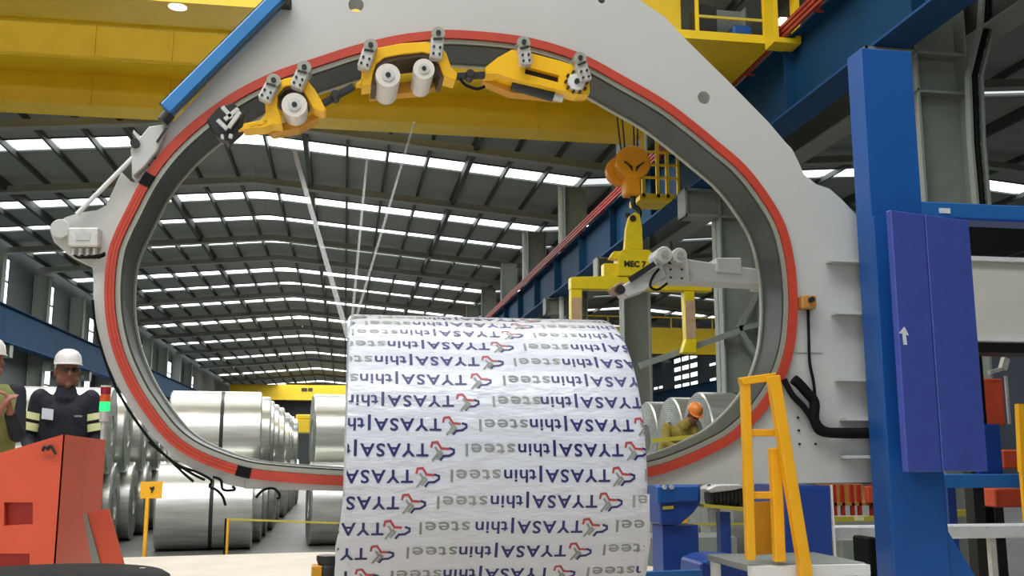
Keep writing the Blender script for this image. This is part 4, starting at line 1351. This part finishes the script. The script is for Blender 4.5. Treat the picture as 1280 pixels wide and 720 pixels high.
# =================================================================== ORANGE CONSOLE, LID, DRUM, TOWER LAMP
YO = 5.0
ocx = thing('control_console', 'large orange machine console with sloping top in front of the workers', 'console', P(60, 760, Y=YO))
fr = P(79, 543, Y=YO); lf = P(-40, 578, Y=YO)
br_ = P(137, 550, X=fr.x + .02)
ydep = br_.y - YO
front = [(lf.x, YO, ZP), (fr.x, YO, ZP), (fr.x, YO, fr.z), (lf.x, YO, lf.z)]
vs, fs = curve_mesh([[(v[0], v[2]) for v in front], [A(5, 628, YO), A(41, 628, YO), A(41, 655, YO), A(5, 657, YO)], [A(-20, 692, YO), A(37, 692, YO), A(37, 712, YO), A(-20, 714, YO)]], .03)
mb = MB(); mb.add([v + Vector((0, YO, 0)) for v in vs], fs)
zo = br_.z - fr.z
mb.add([(fr.x, YO, ZP), (fr.x, br_.y, ZP), (fr.x, br_.y, br_.z), (fr.x, YO, fr.z), (lf.x, YO, lf.z), (lf.x, br_.y, lf.z + zo), (lf.x, br_.y, ZP), (lf.x, YO, ZP)],
       [(0, 1, 2, 3), (3, 2, 5, 4), (4, 5, 6, 7), (1, 6, 5, 2)])
mb.build('body', M['orange'], ocx)
MB().span((lf.x + .05, YO + .04, ZP + .1), (fr.x - .08, YO + .06, lf.z - .06)).build('recess_panel', M['orange_d'], ocx)
MB().tube(crom([P(x, y, Y=YO - .02) for x, y in ((53, 564), (56, 558), (60, 562), (63, 557), (67, 563), (70, 568))], 4), .007, 6).build('cable_clip', M['dark'], ocx, smooth=True)
lid = thing('leaning_panel', 'orange sheet panel with grey edge leaning against the console', 'panel', P(130, 708, Y=5.3))
slab(MB(), [(107, 642), (135, 636), (156, 712), (127, 712)], 5.22, .03).build('sheet', M['orange'], lid)
slab(MB(), [(104, 643), (107.5, 641.5), (127, 712), (116, 712)], 5.2, .03).build('edge_frame', M['column'], lid)
MB().prism([P(x, y, Y=5.26) for x, y in ((116, 708), (156, 708))] + [Vector((P(156, 708, Y=5.26).x, 5.26, ZP)), Vector((P(116, 708, Y=5.26).x, 5.26, ZP))], (0, .03, 0)).build('foot_frame', M['dark'], lid)
dq = P(84, 706, Y=2.65)
dm = thing('cable_drum', 'black round drum top at the near edge below the console', 'drum', (dq.x, 2.42, 0))
MB().lathe([(ZP, .2), (dq.z - .05, .21), (dq.z - .04, .27), (dq.z - .008, .275), (dq.z, .262), (dq.z, .05)], (dq.x, 2.42, 0), (0, 0, 1), 48).build('drum_body', M['black'], dm, smooth=True)
q = P(178, 714, Y=2.55)
MB().box(q, (.012, .012, .016)).build('clip', M['silver'], dm)
tl = thing('signal_tower', 'signal lamp tower with red, amber and lit green lenses', 'signal lamp', P(130, 548, Y=6.4))
def seg(nm, y1_, y2_, mt, r=.03):
    a, c = P(131, y1_, Y=6.4), P(131, y2_, Y=6.4)
    x = P(131, 505, Y=6.4).x
    MB().cyl((x, 6.4, c.z), (x, 6.4, a.z), r, n=18).build(nm, mt, tl, smooth=True)
seg('cap', 482, 484, M['offwhite']); seg('red_lens', 484, 493, M['lamp_red']); seg('amber_lens', 493.5, 502, M['lamp_amber']); seg('green_lens', 502.5, 514, M['lamp_green'])
seg('socket', 514, 527, M['silver'], .026); 
xx = P(131, 505, Y=6.4).x
MB().cyl((xx, 6.4, ZP), (xx, 6.4, P(131, 527, Y=6.4).z), .014, n=12).build('pole', M['silver'], tl, smooth=True)

# =================================================================== PEOPLE
def capsule(p, q, r1, r2, n=14):
    p, q = Vector(p), Vector(q)
    mb = MB()
    d = q - p
    L_ = d.length
    d = d.normalized() if L_ > 1e-6 else Vector((0, 0, 1))
    prof = [(-r1 * math.cos(t), max(1e-4, r1 * math.sin(t))) for t in np.linspace(0.12, math.pi / 2, 5)]
    prof += [(L_ + r2 * math.sin(t), max(1e-4, r2 * math.cos(t))) for t in np.linspace(0, math.pi / 2 - .12, 5)]
    mb.lathe(prof, p, d, n)
    return mb


def person(name, label, loc, rz, scale, joints, cols, head_yaw=0, head_pitch=0, voxel=.0085):
    """joints: dict of 3-D points; cols: material keys for skin, top, legs, shoes. Faces -Y before rotation."""
    root = thing(name, label, 'person', loc)
    J = {k: Vector(v) for k, v in joints.items()}
    caps = []          # (p, q, r1, r2, material index)
    SK, TOP, LEG, SHOE, EYE_, LIP = range(6)
    def cap(a, c, r1, r2, m_):
        caps.append((J[a] if isinstance(a, str) else Vector(a), J[c] if isinstance(c, str) else Vector(c), r1, r2, m_))
    pel, chest, neck = J['pelvis'], J['chest'], J['neck']
    side = (J['shoulder_r'] - J['shoulder_l']).normalized()
    fwd = Vector((0, -1, 0))
    # trunk
    for s in (-.05, 0, .05):
        cap(pel + side * s, chest + side * s * 1.15, .11, .112, TOP)
    for s in (-1, 1):
        cap(chest + side * .05 * s, (J['shoulder_r'] if s > 0 else J['shoulder_l']), .11, .064, TOP)
        cap(pel + side * .05 * s, pel + side * .08 * s, .115, .11, LEG)
    cap(chest.lerp(neck, .6), neck, .09, .062, TOP)
    hc_ = J['head']
    cap(neck, hc_ + Vector((0, .01, -.05)), .055, .056, SK)
    for sfx, s in (('_l', -1), ('_r', 1)):
        cap('shoulder' + sfx, 'elbow' + sfx, .066, .05, TOP)
        w_, e_ = J['wrist' + sfx], J['elbow' + sfx]
        cap(e_, e_.lerp(w_, .9), .05, .04, TOP)
        cap(e_.lerp(w_, .85), w_, .031, .027, SK)
        cap('hip' + sfx, 'knee' + sfx, .098, .068, LEG)
        cap('knee' + sfx, 'ankle' + sfx, .066, .052, LEG)
        an = J['ankle' + sfx]
        tf = Vector(joints.get('toe_dir', (0, -1, 0))).normalized()
        cap(an + Vector((0, 0, -.035)), an + tf * .16 + Vector((0, 0, -.045)), .05, .038, SHOE)
        cap(an + Vector((0, 0, -.04)) - tf * .04, an + Vector((0, 0, -.02)), .045, .045, SHOE)
        # hand: palm, four fingers with two segments, thumb
        hd = Vector(joints.get('hand' + sfx, tuple((w_ - e_).normalized()))).normalized()
        pn = Vector(joints.get('palm' + sfx, (0, 0, -1))).normalized()
        ac_ = hd.cross(pn).normalized()
        pn = ac_.cross(hd).normalized()
        for k in (-1, 0, 1):
            cap(w_ + ac_ * .012 * k, w_ + hd * .085 + ac_ * .024 * k, .016, .014, SK)
        for k, ln in ((-1.5, .062), (-.5, .078), (.5, .083), (1.5, .072)):
            b0_ = w_ + hd * .09 + ac_ * .021 * k
            b1_ = b0_ + (hd * .9 + pn * .4).normalized() * ln * .55
            b2_ = b1_ + (hd * .45 + pn * .9).normalized() * ln * .5
            cap(b0_ - hd * .02, b1_, .0095, .009, SK); cap(b1_, b2_, .009, .0078, SK)
        t0 = w_ + hd * .03 + ac_ * (.022 * -s)
        t1 = t0 + (hd * .6 + ac_ * (-s) * .8 + pn * .2).normalized() * .042
        cap(t0, t1, .013, .011, SK); cap(t1, t1 + (hd * .9 + ac_ * (-s) * .2 + pn * .4).normalized() * .032, .0105, .009, SK)
    # head, in its own frame
    Hm = Matrix.Rotation(head_yaw, 3, 'Z') @ Matrix.Rotation(head_pitch, 3, 'X')
    def H(x, y, z):
        return hc_ + Hm @ Vector((x, y, z))
    for p, q, r1, r2, m_ in (((0, .02, .03), (0, -.012, .035), .078, .074, SK), ((0, -.02, .0), (0, -.045, -.055), .066, .045, SK), ((-.03, -.02, -.05), (.03, -.02, -.05), .045, .045, SK),
                             ((0, -.088, .012), (0, -.104, -.018), .010, .015, SK), ((-.014, -.094, -.022), (.014, -.094, -.022), .010, .010, SK),
                             ((-.078, .005, .012), (-.081, .012, -.02), .014, .010, SK), ((.078, .005, .012), (.081, .012, -.02), .014, .010, SK),
                             ((-.02, -.082, -.056), (.02, -.082, -.056), .010, .010, LIP), ((0, -.072, -.09), (0, -.06, -.092), .020, .02, SK),
                             ((-.032, -.0815, .018), (-.027, -.083, .018), .010, .010, EYE_), ((.027, -.083, .018), (.032, -.0815, .018), .010, .010, EYE_)):
        caps.append((H(*p), H(*q), r1, r2, m_))
    mb = MB()
    for p, q, r1, r2, m_ in caps:
        c_ = capsule(p, q, r1, r2)
        mb.add(c_.v, c_.f)
    me = bpy.data.meshes.new('body')
    me.from_pydata([tuple(v * scale) for v in mb.v], [], mb.f)
    bm = bmesh.new(); bm.from_mesh(me); bmesh.ops.recalc_face_normals(bm, faces=bm.faces); bm.to_mesh(me); bm.free()
    tmp = bpy.data.objects.new('tmp', me); COL.objects.link(tmp)
    m1 = tmp.modifiers.new('r', 'REMESH'); m1.mode = 'VOXEL'; m1.voxel_size = voxel
    m2 = tmp.modifiers.new('s', 'SMOOTH'); m2.iterations = 2; m2.factor = .5
    dg = bpy.context.evaluated_depsgraph_get(); dg.update()
    em = bpy.data.meshes.new_from_object(tmp.evaluated_get(dg))
    bpy.data.objects.remove(tmp)
    em.materials.clear()
    for k in (cols['skin'], cols['top'], cols['legs'], 'black', 'eye', 'lips'):
        em.materials.append(M[k])
    npol = len(em.polygons)
    cs = np.empty(npol * 3); em.polygons.foreach_get('center', cs); cs = cs.reshape(-1, 3) / scale
    best = np.full(npol, 1e9); mi = np.zeros(npol, dtype=np.int32)
    for p, q, r1, r2, m_ in caps:
        p, q = np.array(p), np.array(q)
        d = q - p
        t_ = np.clip(((cs - p) @ d) / max(d @ d, 1e-9), 0, 1)
        dist = np.linalg.norm(cs - p - t_[:, None] * d, axis=1) - (r1 + (r2 - r1) * t_)
        if m_ in (EYE_, LIP): dist -= .003
        k = dist < best
        best[k] = dist[k]; mi[k] = m_
    em.polygons.foreach_set('material_index', mi)
    em.polygons.foreach_set('use_smooth', [True] * npol)
    body = link('body', em, root)
    root.rotation_euler.z = rz
    # helpers to hang clothing on: points are given in the person's own space
    def part(mbuild, nm, mt, smooth=True, label=None):
        mbuild.v = [v * scale + wloc(root) for v in mbuild.v]
        return mbuild.build(nm, mt, root, smooth=smooth, label=label)
    # hard hat
    hm = MB()
    n_ = 28
    rings_ = [(.1, .0), (.098, .03), (.09, .062), (.07, .09), (.04, .106), (.0005, .112)]
    vs = []
    for r, z in rings_:
        for k in range(n_):
            t_ = 2 * math.pi * k / n_
            vs.append(H(r * .92 * math.cos(t_), .01 + r * 1.12 * math.sin(t_), .062 + z))
    for r, z in ((.094, .0), (.088, .03), (.08, .056), (.06, .082), (.03, .098), (.0004, .104)):
        for k in range(n_):
            t_ = 2 * math.pi * k / n_
            vs.append(H(r * .92 * math.cos(t_), .01 + r * 1.12 * math.sin(t_), .062 + z))
    fs = []
    for i in range(5):
        for o_ in (0, 6):
            fs += [((o_ + i) * n_ + k, (o_ + i) * n_ + (k + 1) % n_, (o_ + i + 1) * n_ + (k + 1) % n_, (o_ + i + 1) * n_ + k) for k in range(n_)]
    fs += [(k, (k + 1) % n_, 6 * n_ + (k + 1) % n_, 6 * n_ + k) for k in range(n_)]
    hm.add(vs, fs)
    # peak
    pk = []
    for k in range(9):
        t_ = math.pi + math.pi * (k + .0) / 8
        for r in (.094, .094 + .04 * max(0.15, -math.sin(t_))):
            for dz in (0, .007):
                pk.append(H(r * .92 * math.cos(t_), .01 + r * 1.12 * math.sin(t_), .06 + dz - (.008 if r > .1 else 0)))
    pf = []
    for k in range(8):
        a_ = k * 4
        pf += [(a_, a_ + 4, a_ + 6, a_ + 2), (a_ + 1, a_ + 3, a_ + 7, a_ + 5), (a_ + 2, a_ + 6, a_ + 7, a_ + 3), (a_, a_ + 1, a_ + 5, a_ + 4)]
    hm.add(pk, pf)
    part(hm, 'hard_hat', M[cols['hat']])
    return root, part, J, H


STAND = dict(pelvis=(0, 0, .98), chest=(0, 0, 1.3), neck=(0, 0, 1.5), head=(0, -.015, 1.6), shoulder_l=(-.165, 0, 1.42), shoulder_r=(.165, 0, 1.42),
             elbow_l=(-.225, .01, 1.13), elbow_r=(.225, .01, 1.13), wrist_l=(-.17, -.2, 1.02), wrist_r=(.17, -.2, 1.02),
             hip_l=(-.1, 0, .92), hip_r=(.1, 0, .92), knee_l=(-.11, -.02, .5), knee_r=(.11, -.02, .5), ankle_l=(-.12, 0, .09), ankle_r=(.12, 0, .09))
def arm_band(part, a, c, t0, t1, r, mt, nm='reflective_band'):
    a, c = Vector(a), Vector(c)
    p, q = a.lerp(c, t0), a.lerp(c, t1)
    part(MB().lathe([(0, r - .012), (0, r), ((q - p).length, r), ((q - p).length, r - .012)], p, q - p, 20, close=True), nm, mt)

W1 = P(82, 500, Y=7.45)
root, part, J, H = person('person', 'worker in navy uniform and white hard hat standing behind the orange console', (W1.x, 7.45, ZP), math.radians(10), .985, dict(STAND), dict(skin='skin', top='uniform', legs='uniform', hat='hat'), head_yaw=math.radians(14))
for s in ('_l', '_r'):
    arm_band(part, J['shoulder' + s], J['elbow' + s], .36, .52, .072, M['reflect'])
    arm_band(part, J['shoulder' + s], J['elbow' + s], .60, .78, .069, M['reflect'])
g_ = MB()
for sx in (-1, 1):
    g_.prism([H(sx * .012, -.104, .03), H(sx * .058, -.094, .032), H(sx * .062, -.086, .006), H(sx * .045, -.1, -.004), H(sx * .018, -.106, .0)], H(0, -.004, 0) - H(0, 0, 0))
    g_.tube([H(sx * .06, -.09, .024), H(sx * .08, -.03, .024), H(sx * .084, .02, .02)], .003, 6)
g_.tube([H(-.016, -.106, .022), H(.016, -.106, .022)], .003, 6)
part(g_, 'safety_glasses', M['glass'])
part(MB().prism([(-.135, -.125, 1.27), (-.06, -.142, 1.26), (-.06, -.142, 1.335), (-.135, -.125, 1.345)], (0, -.006, 0)), 'name_tag', M['label'], False)
part(MB().box((.1, -.14, 1.29), (.05, .012, .012)), 'pocket_badge', M['column'], False)

W2 = P(-17, 500, Y=6.8)
S2 = dict(STAND)
S2.update(elbow_l=(-.24, -.02, 1.14), elbow_r=(.19, -.08, 1.15), wrist_l=(.06, -.3, 1.27), wrist_r=(.13, -.26, 1.28), hand_l=(.25, -.1, .6), hand_r=(-.15, -.15, .8), palm_l=(.8, .2, -.3), palm_r=(-.9, 0, 0))
root, part, J, H = person('person', 'worker in white hard hat and lime vest with clasped hands at the picture edge', (W2.x, 6.8, ZP), math.radians(20), .985, S2, dict(skin='skin2', top='uniform', legs='uniform', hat='hat'), head_yaw=math.radians(10))
vb = MB()
prof = [(-.2, 1.0), (-.205, 1.2), (-.2, 1.36), (-.12, 1.47)]
nv = 24
vs = []
for z, rx, ry in ((.98, .185, .14), (1.12, .19, .142), (1.28, .215, .146), (1.40, .2, .138), (1.47, .12, .1)):
    for k in range(nv):
        t_ = 2 * math.pi * k / nv
        vs.append((rx * math.cos(t_), ry * math.sin(t_), z))
vb.add(vs, [(i * nv + k, i * nv + (k + 1) % nv, (i + 1) * nv + (k + 1) % nv, (i + 1) * nv + k) for i in range(4) for k in range(nv)])
part(vb, 'safety_vest', M['vest'])

Y3 = 12.6
W3 = P(848, 520, Y=Y3)
st3 = tag(MB().span((W3.x - .6, Y3 - .35, 0), (W3.x + .6, Y3 + .45, .5)).build('work_stage', M['column'], None, origin=(W3.x, Y3, 0)), 'low grey stage the bending worker stands on', 'stage')
S3 = dict(STAND)
S3.update(pelvis=(-.16, 0, 1.0), chest=(-.06, -.08, 1.27), neck=(.08, -.14, 1.44), head=(.14, -.19, 1.52), shoulder_l=(-.2, -.1, 1.36), shoulder_r=(.16, -.08, 1.38),
          elbow_l=(-.26, -.28, 1.15), elbow_r=(.22, -.2, 1.12), wrist_l=(-.05, -.42, 1.05), wrist_r=(.25, -.34, .92), hip_l=(-.25, 0, .94), hip_r=(-.06, 0, .94),
          knee_l=(-.26, -.08, .5), knee_r=(-.02, -.08, .5), ankle_l=(-.26, .02, .09), ankle_r=(0, .02, .09))
root, part, J, H = person('person', 'worker in olive yellow jacket and orange hard hat bending over steel coils', (W3.x, Y3, .5), math.radians(0), 1.0, S3, dict(skin='skin', top='olive', legs='trousers', hat='hat_or'), head_yaw=math.radians(15), head_pitch=math.radians(40), voxel=.011)
